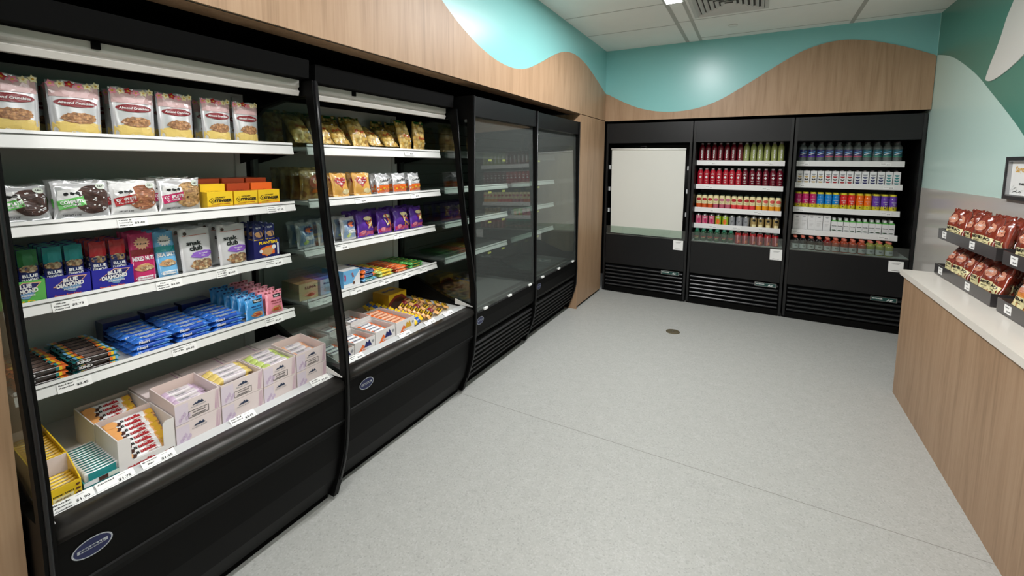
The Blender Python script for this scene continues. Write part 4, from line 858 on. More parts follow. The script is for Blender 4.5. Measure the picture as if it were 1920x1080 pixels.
WF = mat('crinkled_white_film', (222, 214, 216), 0.3, coat=0.4, bump=0.25, scale=90)
for i, (y, w_, cn, ce, c2) in enumerate(P4):
    me = tray(w_, 0.185, 0.080, CARDP, deco=d_built(True), inner=CARDI, bh=0.092 if i in (0, 3) else 0.08).mesh('marshmallow_bar_box')
    put_left('marshmallow_bar_box', me, -0.0145, None, y, DZ+0.0775, 'open pale box of marshmallow bars with %s tips, upper row on the deck' % cn, 'display box', 'pale marshmallow bar boxes')
    me2 = carton(w_, 0.185, 0.076, CARDP, d_built(False)).mesh('marshmallow_bar_box')
    put_left('marshmallow_bar_box', me2, -0.0145, None, y, DZ, 'closed pale box directly below the open box with %s tipped bars' % cn, 'display box', 'pale marshmallow bar boxes')
    def dtop(mb, s, w__, h): pass
    me3 = carton(w_, 0.175, 0.125, CARDP, lambda mb, s, a, h: (rect(mb, -0.03, 0.06, 0.03, 0.066, lambda u, v, off: (u, v, 0.125+off), GREY), poly(mb, [(a*0.35, 0.0), (a*0.37, 0.0), (a*0.44, 0.175), (a*0.42, 0.175)], lambda u, v, off: (u, v, 0.125+off), PL))).mesh('marshmallow_bar_box')
    put_left('marshmallow_bar_box', me3, -0.205, None, y, DZ, 'closed pale box in the row behind the open box with %s tipped bars' % cn, 'display box', 'pale marshmallow bar boxes')
    tex = lambda mb, s, L, W: (text(mb, 'built', -L*0.1, 0, L*0.28, s, GREY, height=W*0.25, maxlen=1), rect(mb, -L*0.30, -W*0.3, L*0.22, -W*0.18, s, mat('plum_wash'), maxlen=1))
    bm_ = bar(w_*0.90 if i in (1, 2) else w_*0.84, 0.038, 0.026, WF, end=ce, deco=tex, seed=50+i).mesh('marshmallow_bar')
    rows = [(0.0, 4), (1.0, 4)] if i in (1, 2) else [(0.0, 4)]
    for lv, n_ in rows:
        for k in range(n_):
            z = DZ+0.0775+(0.030 if i in (0, 3) else 0.030)+0.0255*lv+0.004*k*(1 if lv == 0 else 0.6); x = -0.041-0.040*k
            if lv == 1 and i == 1 and k == 0: continue
            o = link('marshmallow_bar', bm_, None, (x, y+0.003*math.sin(k*4+i), z), (0.12, 0.0, LEFT+0.05*math.sin(k*7+i))); tag(o, 'white wrapped bar with %s tips, %s layer, %s from front, on the deck' % (cn, ('lower', 'top')[int(lv)], ORD[k]), 'snack bar', 'marshmallow bars')

# ================= cooler 2
OX = -0.045
# top shelf: clear bags of popped snacks
def d_pop(t):
    def f(mb, s, w_, h):
        rect(mb, -w_*0.40, h*0.90, w_*0.40, h*0.99, s, DGRN, off=0.001); text(mb, t, 0, h*0.42, w_*0.55, s, ORD_, height=h*0.09, off=0.002)
        star(mb, w_*0.25, h*0.25, 0.006, 0.003, 5, s, WHT, off=0.003); star(mb, -w_*0.15, h*0.6, 0.006, 0.003, 4, s, WHT, off=0.003)
    return f
pc = [bag(0.113, 0.20, 0.062, POP, d_pop('Butter'), seed=60+k, wr=0.008).mesh('popcorn_bag') for k in range(3)]
for i, (y, tl, yaw, hz_) in enumerate([(-4.07, 0.7, 0.1, 1), (-3.945, 0.75, -0.1, 1), (-3.83, 0.85, 0.25, 1), (-3.70, 0.55, -0.2, .9), (-3.575, 0.95, 0.3, 1), (-3.45, 0.9, -0.2, 1), (-3.315, 0.30, 0.1, .9), (-3.185, 0.10, -0.05, 1)]):
    o = put_left('popcorn_bag', pc[i % 3], -0.235+OX+0.01*(tl > 0.5), 0.062, y, 1.738, 'clear bag of golden popped snacks, %s from left, top shelf of %s' % (ORD[i], SC_), 'snack bag', 'clear popped snack bags', tilt=tl, yaw=yaw*0.3)
    if i not in (5,): put_left('popcorn_bag', pc[(i+1) % 3], -0.47+OX, 0.062, y, 1.738, 'clear bag of golden popped snacks, %s from left, row behind, top shelf of %s' % (ORD[i], SC_), 'snack bag', 'clear popped snack bags', tilt=0.2)
# second shelf
def d_gard(mb, s, w_, h): disc(mb, w_*0.12, h*0.55, w_*0.36, h*0.24, s, Ff('faded_red', (168, 96, 76)), off=0.0016, n=24); text(mb, 'Garden', w_*0.12, h*0.58, w_*0.5, s, CREAM, height=h*0.12, off=0.003, rot=0.1); rect(mb, -w_*0.1, h*0.22, w_*0.35, h*0.32, s, ORG, off=0.0014)
gd = bag(0.15, 0.165, 0.06, PLANT, d_gard, seed=70, wr=0.005).mesh('plantain_chip_bag')
for k in range(4):
    put_left('plantain_chip_bag', gd, -0.205+OX-0.084*k, 0.06, -4.055+0.004*k, 1.466, 'clear bag of golden plantain chips, %s row, left end of second shelf of %s' % (ORD[k], SC_), 'snack bag', 'plantain chip bags', tilt=0.03, yaw=0.05)
def d_heart(mb, s, w_, h):
    hp = [(0, -0.45), (0.42, 0.02), (0.46, 0.26), (0.30, 0.42), (0.12, 0.38), (0, 0.22), (-0.12, 0.38), (-0.30, 0.42), (-0.46, 0.26), (-0.42, 0.02)]
    poly(mb, [(-w_*0.08+a*w_*0.62, h*0.58+c*h*0.55) for a, c in hp], s, RED, off=0.0012); text(mb, 'Popped', -w_*0.08, h*0.62, w_*0.4, s, WHT, height=h*0.07, off=0.0028); text(mb, 'CHIPS', -w_*0.08, h*0.52, w_*0.28, s, WHT, height=h*0.06, off=0.0028); blob(mb, w_*0.2, h*0.2, w_*0.22, h*0.1, s, CREAM, 3)
he = bag(0.118, 0.132, 0.045, Ff('amber_film', (224, 170, 84)), d_heart, seed=71, wr=0.005).mesh('popped_chip_bag')
def d_gold(mb, s, w_, h):
    rect(mb, -w_*0.46, 0.008, w_*0.46, h*0.42, s, ORG, off=0.001); disc(mb, 0, h*0.62, w_*0.34, h*0.18, s, WHT, off=0.0016); text(mb, 'Goldfish', 0, h*0.64, w_*0.62, s, BLK, height=h*0.13, off=0.0028, rot=0.1, shear=0.2)
    for k in range(4): blob(mb, -w_*0.3+w_*0.2*k, h*(0.22+0.05*(k % 2)), 0.008, 0.005, s, YEL, k, off=0.002, n=8)
gf = [bag(0.122, 0.125, 0.045, SILV, d_gold, seed=72+k, wr=0.004).mesh('cracker_bag') for k in range(2)]
for i, y in enumerate((-3.885, -3.735)):
    for r_ in range(2): put_left('popped_chip_bag', he, -0.195+OX-0.07*r_, 0.045, y+0.02*r_, 1.466, 'amber chip bag with red heart, %s column, %s row, second shelf of %s' % (('left', 'right')[i], ORD[r_], SC_), 'snack bag', 'red heart chip bags', tilt=0.22, yaw=(0.1, -0.12)[i])
for i, y in enumerate((-3.575, -3.43, -3.29)):
    for r_ in range(2): put_left('cracker_bag', gf[i % 2], -0.195+OX-0.07*r_, 0.045, y+0.02*r_, 1.466, 'silver and orange fish cracker bag, %s column from left, %s row, second shelf' % (ORD[i], ORD[r_]), 'snack bag', 'fish cracker bags', tilt=0.16, yaw=(0.15, 0, 0.1)[i])
# third shelf
def d_white(mb, s, w_, h):
    rect(mb, -w_*0.36, h*0.1, w_*0.36, h*0.86, s, mat('pale_blue_film', (140, 166, 196), 0.35, coat=0.4), off=0.001); disc(mb, w_*0.08, h*0.66, w_*0.26, h*0.17, s, NAVY, off=0.0016); disc(mb, w_*0.08, h*0.66, w_*0.17, h*0.1, s, ORG, off=0.0024)
    blob(mb, w_*0.08, h*0.36, w_*0.26, h*0.09, s, WHT, 4, off=0.0018); blob(mb, -w_*0.08, h*0.2, w_*0.14, h*0.09, s, LIME, 6, off=0.0022)
wb = bag(0.115, 0.135, 0.045, SILV, d_white, seed=75, wr=0.005).mesh('cookie_bite_bag')
for i, y in enumerate((-4.075, -3.950, -3.80)):
    for r_ in range(2): put_left('cookie_bite_bag', wb, -0.245+OX-0.07*r_, 0.045, y, 1.21, 'silver bag with pale blue panel, %s column from left, %s row, third shelf' % (ORD[i], ORD[r_]), 'snack bag', 'silver and blue snack bags', tilt=0.15, yaw=0.08)
def d_tak(sd):
    def f(mb, s, w_, h):
        rect(mb, -w_*0.44, 0.008, w_*0.44, h*0.22, s, MAG, off=0.001); rd = random.Random(sd)
        for k in range(6):
            a = rd.uniform(-0.9, 0.9)+PI/2; cx = w_*rd.uniform(-0.05, 0.25); cz = h*rd.uniform(0.3, 0.7); l = w_*0.18
            poly(mb, [(cx-l*math.cos(a)-0.004, cz-l*math.sin(a)), (cx-l*math.cos(a)+0.004, cz-l*math.sin(a)), (cx+l*math.cos(a)+0.005, cz+l*math.sin(a)), (cx+l*math.cos(a)-0.005, cz+l*math.sin(a))], s, [YELD, CREAM, ORD_][k % 3], off=0.0014+0.0004*k)
        blob(mb, w_*0.05, h*0.74, w_*0.2, h*0.08, s, CREAM, sd, off=0.003); blob(mb, -w_*0.22, h*0.2, w_*0.12, h*0.09, s, PINK, sd+1, off=0.002)
    return f
tk = [bag(0.138, 0.148, 0.05, PUR, d_tak(k), seed=80+k, wr=0.006).mesh('tortilla_chip_bag') for k in range(3)]
for i, y in enumerate((-3.672, -3.515, -3.365, -3.218)):
    for r_ in range(3): put_left('tortilla_chip_bag', tk[(i+r_) % 3], -0.245+OX-0.07*r_, 0.05, y+0.01*r_, 1.21, 'purple rolled tortilla chip bag, %s column from left, %s row, third shelf of %s' % (ORD[i], ORD[r_], SC_), 'snack bag', 'purple chip bags', tilt=0.14, yaw=(0.08, 0.12, 0, 0.1)[i])
# fourth shelf
def d_luna(mb, s, w_, h): text(mb, 'LUNA', w_*0.1, h*0.72, w_*0.6, s, BRN, height=h*0.16, bold=0.04); blob(mb, w_*0.1, h*0.30, w_*0.34, h*0.14, s, PEACH, 3); blob(mb, w_*0.1, h*0.25, w_*0.2, h*0.1, s, ORD_, 6, off=0.002)
lu = carton(0.11, 0.05, 0.088, Ff('sand_film', (206, 186, 140)), d_luna, top=TAN).mesh('bar_box')
for k in range(3): put_left('bar_carton', lu, -0.252+OX-0.052*k, None, -4.085+0.003*k, 0.942, 'sand coloured bar carton, %s row, left end of fourth shelf of %s' % (ORD[k], SC_), 'snack box', 'sand bar cartons')
def d_lb(mb, s, w_, h): text(mb, 'Berry', 0, h*0.72, w_*0.6, s, NAVY, height=h*0.14); blob(mb, 0, h*0.32, w_*0.3, h*0.16, s, GREY, 3)
lb_ = carton(0.10, 0.05, 0.085, Ff('ice_blue_film', (168, 190, 214)), d_lb, top=BLU).mesh('bar_box')
for k in range(3): put_left('bar_carton', lb_, -0.250+OX-0.052*k, None, -3.965, 0.942, 'ice blue bar carton, %s row, beside sand cartons, fourth shelf of %s' % (ORD[k], SC_), 'snack box', 'ice blue bar cartons')
def d_clif(mb, s, w_, h): rect(mb, -w_*0.5, 0, w_*0.5, h*0.2, s, WHT); poly(mb, [(-w_*0.1, 0), (w_*0.5, 0), (w_*0.5, h*0.9), (w_*0.2, h*0.5)], s, WHT, off=0.0014); text(mb, 'CLIF', -w_*0.40, h*0.6, h*0.42, s, MAG, height=w_*0.10, rot=PI/2, off=0.002, bold=0.05); text(mb, 'BAR', w_*0.05, h*0.7, h*0.3, s, ORD_, height=w_*0.1, rot=1.9, off=0.0024); blob(mb, w_*0.12, h*0.2, 0.008, 0.01, s, BRN, 4, off=0.002)
cl = carton(0.118, 0.06, 0.098, SKY, d_clif, top=WHT).mesh('bar_box')
for k in range(3): put_left('bar_carton', cl, -0.250+OX-0.062*k, None, -3.805, 0.942, 'sky blue and white bar carton, %s row, fourth shelf of %s' % (ORD[k], SC_), 'snack box', 'sky blue bar cartons')
def two_end(c, e_, sd, t, tcol=WHT, L=0.118, W=0.038, H=0.024): return bar(L, W, H, c, end=e_, deco=lambda mb, s, a, b_: (text(mb, t, -a*0.05, 0, a*0.5, s, tcol, height=b_*0.3, maxlen=1), text(mb, t, -a*0.05, H*0.5, a*0.5, lambda u, z, off: (u, -W/2*0.96-off, z), tcol, height=H*0.35, maxlen=1)), seed=sd).mesh('energy_bar')
b1 = two_end(TEA, SKY, 90, 'Zbar'); b2 = two_end(NAVY, ORG, 91, 'BUILDERS', SKY); b3 = two_end(YEL, LIME, 92, 'Larabar', DGRN, L=0.128, H=0.019); b4 = two_end(ORG, ORD_, 93, 'NATURE', CREAM, L=0.128, H=0.0185); b5 = two_end(DGRN, GRN, 94, 'VALLEY', YEL, L=0.14, H=0.0185)
for d_ in range(6):
    for k, me in enumerate((b1, b2, b2)):
        rr = random.Random(d_*5+k); o = link('energy_bar', me, None, (-0.268+OX-0.04*d_, -3.672+rr.uniform(-.004, .004), 0.942+0.0238*k), (0, 0, LEFT)); tag(o, '%s energy bar, %s layer, %s row, middle of fourth shelf of %s' % (('teal', 'navy', 'navy')[k], ('bottom', 'middle', 'top')[k], ORD[d_], SC_), 'snack bar', 'energy bars on the second cooler')
for nm, me, y, H, n_ in (('yellow', b3, -3.53, 0.019, 2), ('orange', b4, -3.392, 0.0185, 2), ('green', b5, -3.245, 0.0185, 2)):
    for d_ in range(7):
        for k in range(n_):
            rr = random.Random(d_*5+k+len(nm)); o = link('energy_bar', me, None, (-0.268+OX-0.04*d_, y+rr.uniform(-.004, .004), 0.942+H*k), (0.0, 0, LEFT)); tag(o, '%s snack bar, %s layer, %s row, fourth shelf of %s' % (nm, ('lower', 'upper')[k], ORD[d_], SC_), 'snack bar', 'energy bars on the second cooler')
# deck of cooler 2
def d_mtn(c):
    def f(mb, s, w_, h):
        poly(mb, [(-w_*0.34, h*0.05), (-w_*0.12, h*0.62), (0, h*0.4), (w_*0.02, h*0.05)], s, ORG, off=0.001); poly(mb, [(-w_*0.05, h*0.3), (w_*0.06, h*0.78), (w_*0.14, h*0.62), (w_*0.2, h*0.86), (w_*0.34, h*0.3)], s, c, off=0.0014)
        text(mb, 'ONE', 0, h*0.22, w_*0.34, s, WHT, height=h*0.16, off=0.0024, bold=0.05); disc(mb, w_*0.40, h*0.6, 0.008, 0.008, s, GREY, off=0.0012)
    return f
ob = two_end(WHT, ORG, 95, 'perfect', NAVY, L=0.12, W=0.034, H=0.018); ob2 = two_end(PEACH, ORG, 96, 'perfect', ORD_, L=0.13, W=0.034, H=0.018)
for i, (y, w_, me, c_, lbn, n_, hh) in enumerate([(-4.065, 0.13, ob, NAVY, 'leftmost white bar box with navy peaks', 4, 0.055), (-3.925, 0.14, ob, NAVY, 'second white bar box with navy peaks', 4, 0.065), (-3.775, 0.15, ob, NAVY, 'white bar box with orange and navy peaks', 5, 0.075), (-3.610, 0.155, ob2, YELD, 'white and orange bar box with yellow peak', 8, 0.078)]):
    tm = tray(w_, 0.19 if i < 3 else 0.30, hh, CARD, deco=d_mtn(c_), inner=CARD).mesh('protein_bar_box')
    put_left('protein_bar_box', tm, -0.02+OX, None, y, DZ, '%s on the deck of %s' % (lbn, SC_), 'display box', 'protein bar boxes')
    for k in range(n_):
        o = link('protein_bar', me, None, (-0.045+OX-0.0355*k, y, DZ+hh-0.036+0.002*k), (0.22, 0, LEFT+0.06*math.sin(5*k+i))); tag(o, 'protein bar, %s from front in the %s' % (ORD[k], lbn), 'snack bar', 'protein bars')
    if i < 3:
        tm = tray(w_, 0.19, hh+0.02, CARD, inner=CARD).mesh('protein_bar_box'); put_left('protein_bar_box', tm, -0.215+OX, None, y, DZ, 'white box behind the %s' % lbn, 'display box', 'protein bar boxes')
        for k in range(4): o = link('protein_bar', ob, None, (-0.24+OX-0.0355*k, y, DZ+hh-0.02), (0.2, 0, LEFT)); tag(o, 'protein bar, %s from front in box behind %s' % (ORD[k], lbn), 'snack bar', 'protein bars')
cb = bar(0.105, 0.04, 0.016, Ff('candy_blue', (36, 96, 190)), end=YEL, deco=lambda mb, s, L, W: (rect(mb, 0.01, -W*0.4, 0.045, W*0.4, s, YEL, maxlen=1), text(mb, 'WHITE', -0.01, 0, 0.04, s, WHT, height=0.008, maxlen=1)), seed=97).mesh('candy_bar')
db = bar(0.11, 0.04, 0.018, YEL, end=GOLDW, deco=lambda mb, s, L, W: (rect(mb, -0.03, -W*0.3, 0.03, W*0.3, s, CHOC, maxlen=1), text(mb, 'BITES', 0, 0, 0.04, s, YEL, height=0.01, off=0.0018, maxlen=1)), seed=98).mesh('candy_bar')
eb = bar(0.11, 0.042, 0.022, TAN, end=DRED, deco=lambda mb, s, L, W: text(mb, 'CRISP', 0, 0, 0.05, s, DRED, height=0.01, maxlen=1), seed=99).mesh('candy_bar')
for k in range(16):
    o = link('candy_bar', cb, None, (-0.05+OX-0.029*k, -3.478+0.005*math.sin(k*3), DZ+0.022+0.001*k), (0.85, 0.0, LEFT+0.25)); tag(o, 'yellow and blue candy bar, %s from front, on the deck of %s' % (ORD[k], SC_), 'candy bar', 'yellow and blue candy bars')
for k in range(7):
    o = link('candy_bar', db, None, (-0.04+OX-0.039*k, -3.375+0.006*math.sin(k*3), DZ+0.022+0.003*k), (0.8, 0.0, LEFT+0.5)); tag(o, 'yellow and brown candy bar, %s from front, on the deck of %s' % (ORD[k], SC_), 'candy bar', 'yellow and brown candy bars')
for k in range(6):
    o = link('candy_bar', eb if k % 2 else db, None, (-0.055+OX-0.056*k, -3.262+0.006*math.sin(k*2), DZ+0.014+0.004*k), (0.35, 0.0, LEFT+0.35)); tag(o, '%s candy bar lying slanted, %s from front, beside the right divider' % (('golden', 'tan')[k % 2], ORD[k]), 'candy bar', 'slanted golden candy bars')
    if k < 5: o = link('candy_bar', db, None, (-0.085+OX-0.07*k, -3.152+0.006*math.sin(k*2), DZ+0.012+0.002*k), (0.3, 0.0, LEFT-0.3+1.2)); tag(o, 'golden candy bar turned sideways, %s from front, right end of deck' % ORD[k], 'candy bar', 'slanted golden candy bars')
bf = carton(0.17, 0.15, 0.115, YEL, lambda mb, s, w_, h: (poly(mb, [(-w_*0.5, 0.0), (w_*0.5, 0), (w_*0.5, h*0.55), (w_*0.25, h*0.85), (-w_*0.15, h*0.85), (-w_*0.5, h*0.5)], s, DRED), poly(mb, [(-w_*0.38, 0.0), (w_*0.38, 0), (w_*0.38, h*0.48), (w_*0.2, h*0.70), (-w_*0.12, h*0.70), (-w_*0.38, h*0.42)], s, CHOC, off=0.002), text(mb, 'BUTTER', 0, 0.08, 0.12, lambda u, v, off: (u, v, 0.115+off), BLU, height=0.03, bold=0.05)), side=YELD).mesh('candy_box')
put_left('candy_display_box', bf, -0.36+OX, None, -3.32, DZ, 'yellow and dark red candy display box at the back of the deck, '+SC_, 'display box')

# ---- price tags in the rails
def price_tag(y, z, x, l1, l2, price, lab, w_=0.085, tilt=0.0, h=0.032):
    mb = MB(); mb.add([(-w_/2, 0, 0), (w_/2, 0, 0), (w_/2, 0, h), (-w_/2, 0, h), (-w_/2, 0.0006, 0), (w_/2, 0.0006, 0), (w_/2, 0.0006, h), (-w_/2, 0.0006, h)], [(0, 1, 2, 3), (5, 4, 7, 6), (3, 2, 6, 7), (1, 0, 4, 5), (0, 3, 7, 4), (2, 1, 5, 6)], PAPER)
    s = flat(0)
    for i, t in enumerate(l1.split('|')): text(mb, t, -w_*0.24, h*(0.80-0.28*i), w_*min(0.42, 0.065*len(t)), s, INK, height=h*0.15, off=0.0006)
    text(mb, price, w_*0.22, h*0.40, w_*0.34, s, INK, height=h*0.26, off=0.0006); text(mb, '----', w_*0.18, h*0.82, w_*0.2, s, mat('grey_ink'), height=h*0.03, off=0.0006)
    o = link('price_tag', mb.mesh('price_tag'), None, (x, y, z), (tilt, 0, LEFT)); tag(o, lab, 'price tag', 'price tags on the shelf rails')
TT = -0.28
def rail_tag(ci, k, y, l1, pr, what):
    ox = COOL[ci][2]; z = SHZ[k]; price_tag(y, z-0.0445, ox+SHX[k]+0.0125, l1, '', pr, 'white price tag reading %s, %s shelf rail of %s cooler' % (pr, ORD[k], ('nearest', 'second')[ci]), tilt=-0.33, h=0.031)
rail_tag(0, 1, -4.855, "Lenny &|Larry's|Assorted", '$3.40', ''); rail_tag(0, 1, -4.33, 'Honey|Stinger|Assorted', '$2.25', '')
rail_tag(0, 2, -5.02, 'Blue|Diamond|Assorted', '$2.75', ''); rail_tag(0, 2, -4.74, 'Nut|Harvest|Assorted', '$3.00', ''); rail_tag(0, 2, -4.53, 'Snack Club|Trail Mix|Assorted', '$2.65', ''); rail_tag(0, 2, -4.32, 'Planters|Assorted', '$1.85', '')
rail_tag(0, 3, -5.03, 'Kind Bar|Assorted', '$2.45', ''); rail_tag(0, 3, -4.71, 'Nutri-Grain|Cereal Bar', '$0.95', ''); rail_tag(0, 3, -4.34, "That's It|Assorted", '$2.60', '')
rail_tag(1, 0, -3.40, 'Popcorn', '$4.50', ''); rail_tag(1, 1, -3.80, 'Hearts', '$2.40', ''); rail_tag(1, 1, -3.35, 'Goldfish', '$2.35', ''); rail_tag(1, 2, -3.46, 'Takis', '$3.10', ''); rail_tag(1, 2, -3.90, 'Bites', '$2.60', '')
rail_tag(1, 3, -4.05, 'Luna', '$2.15', ''); rail_tag(1, 3, -3.82, 'Clif Bar', '$2.50', ''); rail_tag(1, 3, -3.60, 'Builders', '$2.90', ''); rail_tag(1, 3, -3.40, 'Larabar', '$2.55', ''); rail_tag(1, 3, -3.24, 'Nature|Valley', '$1.70', '')
for i, (ci, y, t, pr) in enumerate([(0, -5.115, 'Blonde|Almond|Cookie', '$1.90'), (0, -5.015, 'Assorted', '$1.75'), (0, -4.90, 'B-ready|Bar', '$1.25'), (0, -4.62, 'Built Puff|Assorted', '$3.65'), (0, -4.27, 'Built|Assorted', '$3.60'), (1, -4.02, 'Perfect|Bar', '$3.50'), (1, -3.66, 'Perfect', '$3.55'), (1, -3.43, 'Candy', '$1.95'), (1, -3.24, 'Candy', '$1.80')]):
    ox = COOL[ci][2]; price_tag(y, 0.6485, ox+0.0345, t, '', pr, 'white price tag reading %s, leaning on the deck rail of %s cooler' % (pr, ('nearest', 'second')[ci]), tilt=-1.0, h=0.036, w_=0.095)

# ================= back coolers: drinks
def bottle(r, h, body, cap, neck=0.5, capr=0.5, caph=0.016, sh=0.74, liquid_low=None, lowh=0.0, n=18, domed=False):
    mb = MB(); rn = r*neck; prof = [(r*0.9, 0.0), (r, 0.006)]; mats = [body]
    if liquid_low: prof += [(r, h*lowh)]; mats = [liquid_low, liquid_low]
    prof += [(r, h*sh), (r*0.93, h*(sh+0.05)), (rn*1.25, h*(sh+0.14)), (rn, h*(sh+0.18)), (rn, h-caph)]; mats += [body]*(len(prof)-1-len(mats)+0)
    mb.lathe(prof, body, n, mats[:len(prof)-1] + [body]*max(0, len(prof)-1-len(mats)))
    cp = MB(); rc = r*capr; cp.lathe([(rc, h-caph), (rc*1.02, h-caph+0.002), (rc, h-0.002), (rc*0.85, h), (0, h)], cap, 14)
    return mb, cp
def lbl(r, z0, z1, m, ang=1.35, deco=None):
    mb = MB(); s = cyl_surf(r); rect(mb, -r*ang, z0, r*ang, z1, s, m, off=0.0006, maxlen=0.012)
    if deco: deco(mb, s)
    return mb
def row(name, kinds, xa, xb, z, y0, r, where, cat, grp, rows=2, rowlab=True, pitch=None):
    """kinds: list of (count, prototype(body, kids), description)"""
    n = sum(k[0] for k in kinds); p = (xb-xa)/n; i = 0
    for cnt, proto, desc in kinds:
        for j in range(cnt):
            for q in range(rows):
                rr = random.Random(i*13+q); x = xa+p*(i+0.5)+(rr.uniform(-.0015, .0015)); y = y0+r+q*(2*r+0.004)
                lab = '%s, %s%s, %s' % (desc, '%s of %d from left, ' % (ORD[j], cnt) if cnt > 1 else '', ('front row', 'row behind')[q], where)
                place(name, proto[0], (x, y, z), (0, 0, rr.uniform(-.15, .15) if proto[2] else 0), lab, cat, grp, proto[1])
            i += 1
def P_bottle(r, h, body, cap, ldeco=None, lz=None, lm=None, nm='bottle', spin=True, extra=None, **k):
    b_, c_ = bottle(r, h, body, cap, **k)
    kids = [('cap', c_.mesh(nm+'_cap'), None)]
    if lm or ldeco:
        l = MB(); s = cyl_surf(r)
        if lm: rect(l, -r*1.4, lz[0], r*1.4, lz[1], s, lm, off=0.0006, maxlen=0.012)
        if ldeco: ldeco(l, s)
        kids.append(('printed_label', l.mesh(nm+'_label'), None))
    return (b_.mesh(nm), kids, spin)
J = lambda n, c: mat(n, c, 0.14, coat=0.8)
JR1 = J('juice_deep_red', (104, 14, 30)); JG = J('juice_pale_green', (150, 158, 92)); JR2 = J('juice_red', (176, 26, 46)); JM = J('juice_maroon', (104, 12, 34)); CAPG = mat('cap_grey', (150, 140, 140), 0.4)
def d_izze(mb, s):      # vertical white lettering with a small diamond
    text(mb, 'NAKED', 0, 0.10, 0.085, s, WHT, height=0.016, rot=PI/2, off=0.0014, bold=0.04, maxlen=0.008)
    star(mb, 0, 0.048, 0.008, 0.006, 4, s, WHT, off=0.0012); text(mb, 'JUICE', 0, 0.022, 0.02, s, WHT, height=0.006, off=0.0012, maxlen=0.008)
def d_jin(mb, s):
    text(mb, 'JUICE', 0, 0.135, 0.030, s, WHT, height=0.015, off=0.0014, bold=0.05, maxlen=0.008); star(mb, 0, 0.10, 0.016, 0.010, 4, s, WHT, off=0.0012); text(mb, 'PRESSED', 0, 0.062, 0.028, s, WHT, height=0.006, off=0.0014, maxlen=0.008); text(mb, 'cold', 0, 0.04, 0.02, s, WHT, height=0.008, off=0.0014, maxlen=0.008)
W1 = 'top shelf, middle cooler'
row('juice_bottle', [(7, P_bottle(0.031, 0.221, JR1, CAPG, d_izze, nm='red_juice'), 'deep red juice bottle'), (6, P_bottle(0.031, 0.221, JG, CAPG, d_izze, nm='green_juice'), 'pale green juice bottle')], 1.10, 1.985, 1.706, YS+0.014, 0.031, W1, 'juice bottle', 'juice bottles on the top shelf')
row('juice_bottle', [(7, P_bottle(0.0325, 0.205, JR2, CAPG, d_jin, nm='red_juice', neck=0.55), 'bright red juice bottle'), (6, P_bottle(0.0325, 0.205, JM, CAPG, d_jin, nm='maroon_juice', neck=0.55), 'maroon juice bottle')], 1.095, 1.99, 1.422, YS+0.012, 0.0325, 'second shelf, middle cooler', 'juice bottle', 'juice bottles on the second shelf')
def d_fruit(c):
    def f(mb, s):
        disc(mb, 0.002, 0.112, 0.026, 0.018, s, c, off=0.0014, maxlen=0.01); text(mb, 'Sparkling', 0, 0.080, 0.036, s, INK, height=0.006, off=0.0016, maxlen=0.01); text(mb, 'WATER', 0, 0.070, 0.02, s, INK, height=0.004, off=0.0016, maxlen=0.01)
    return f
TOPB = mat('bottle_top_dark', (46, 60, 52), 0.3, metal=0.4)
def fb(low, fruit, nm): return P_bottle(0.0305, 0.175, CREAM, TOPB, d_fruit(fruit), nm=nm, neck=0.72, capr=0.66, caph=0.014, sh=0.72, liquid_low=low, lowh=0.34)
J1, J2, J3, J4 = J('tea_orange', (206, 84, 30)), J('tea_mauve', (186, 92, 112)), J('tea_pink', (226, 62, 66)), J('tea_amber', (236, 156, 30))
row('flavored_drink_bottle', [(3, fb(J1, RED, 'orange_drink'), 'orange fruit drink bottle with cream label'), (3, fb(J2, mat('mauve_print', (190, 110, 130), 0.4), 'mauve_drink'), 'mauve fruit drink bottle with cream label'), (4, fb(J3, RED, 'pink_drink'), 'pink-red fruit drink bottle with cream label'), (4, fb(J4, mat('coral_print', (214, 90, 80), 0.4), 'amber_drink'), 'amber fruit drink bottle with cream label')], 1.095, 1.99, 1.144, YS+0.012, 0.0305, 'third shelf', 'drink bottle', 'fruit drink bottles')
def can(r, h, body, deco, nm):
    mb = MB(); mb.lathe([(r*0.8, 0), (r, 0.008), (r, h*0.90)], body, 18); 
    if deco: deco(mb, cyl_surf(r))
    lid = MB(); AL = mat('can_aluminium', (196, 196, 192), 0.28, metal=0.9); lid.lathe([(r, h*0.90), (r*0.80, h*0.985), (r*0.82, h), (r*0.74, h), (r*0.72, h-0.004), (0, h-0.004)], AL, 18)
    return (mb.mesh(nm), [('can_lid', lid.mesh(nm+'_lid'), 'silver can lid')], True)
CANP, CANL, CANS, CANG = J('can_pink', (212, 112, 136)), J('can_lime', (160, 190, 40)), mat('can_silver', (170, 172, 178), 0.3, metal=0.5), mat('can_gold', (188, 164, 108), 0.3, metal=0.4)
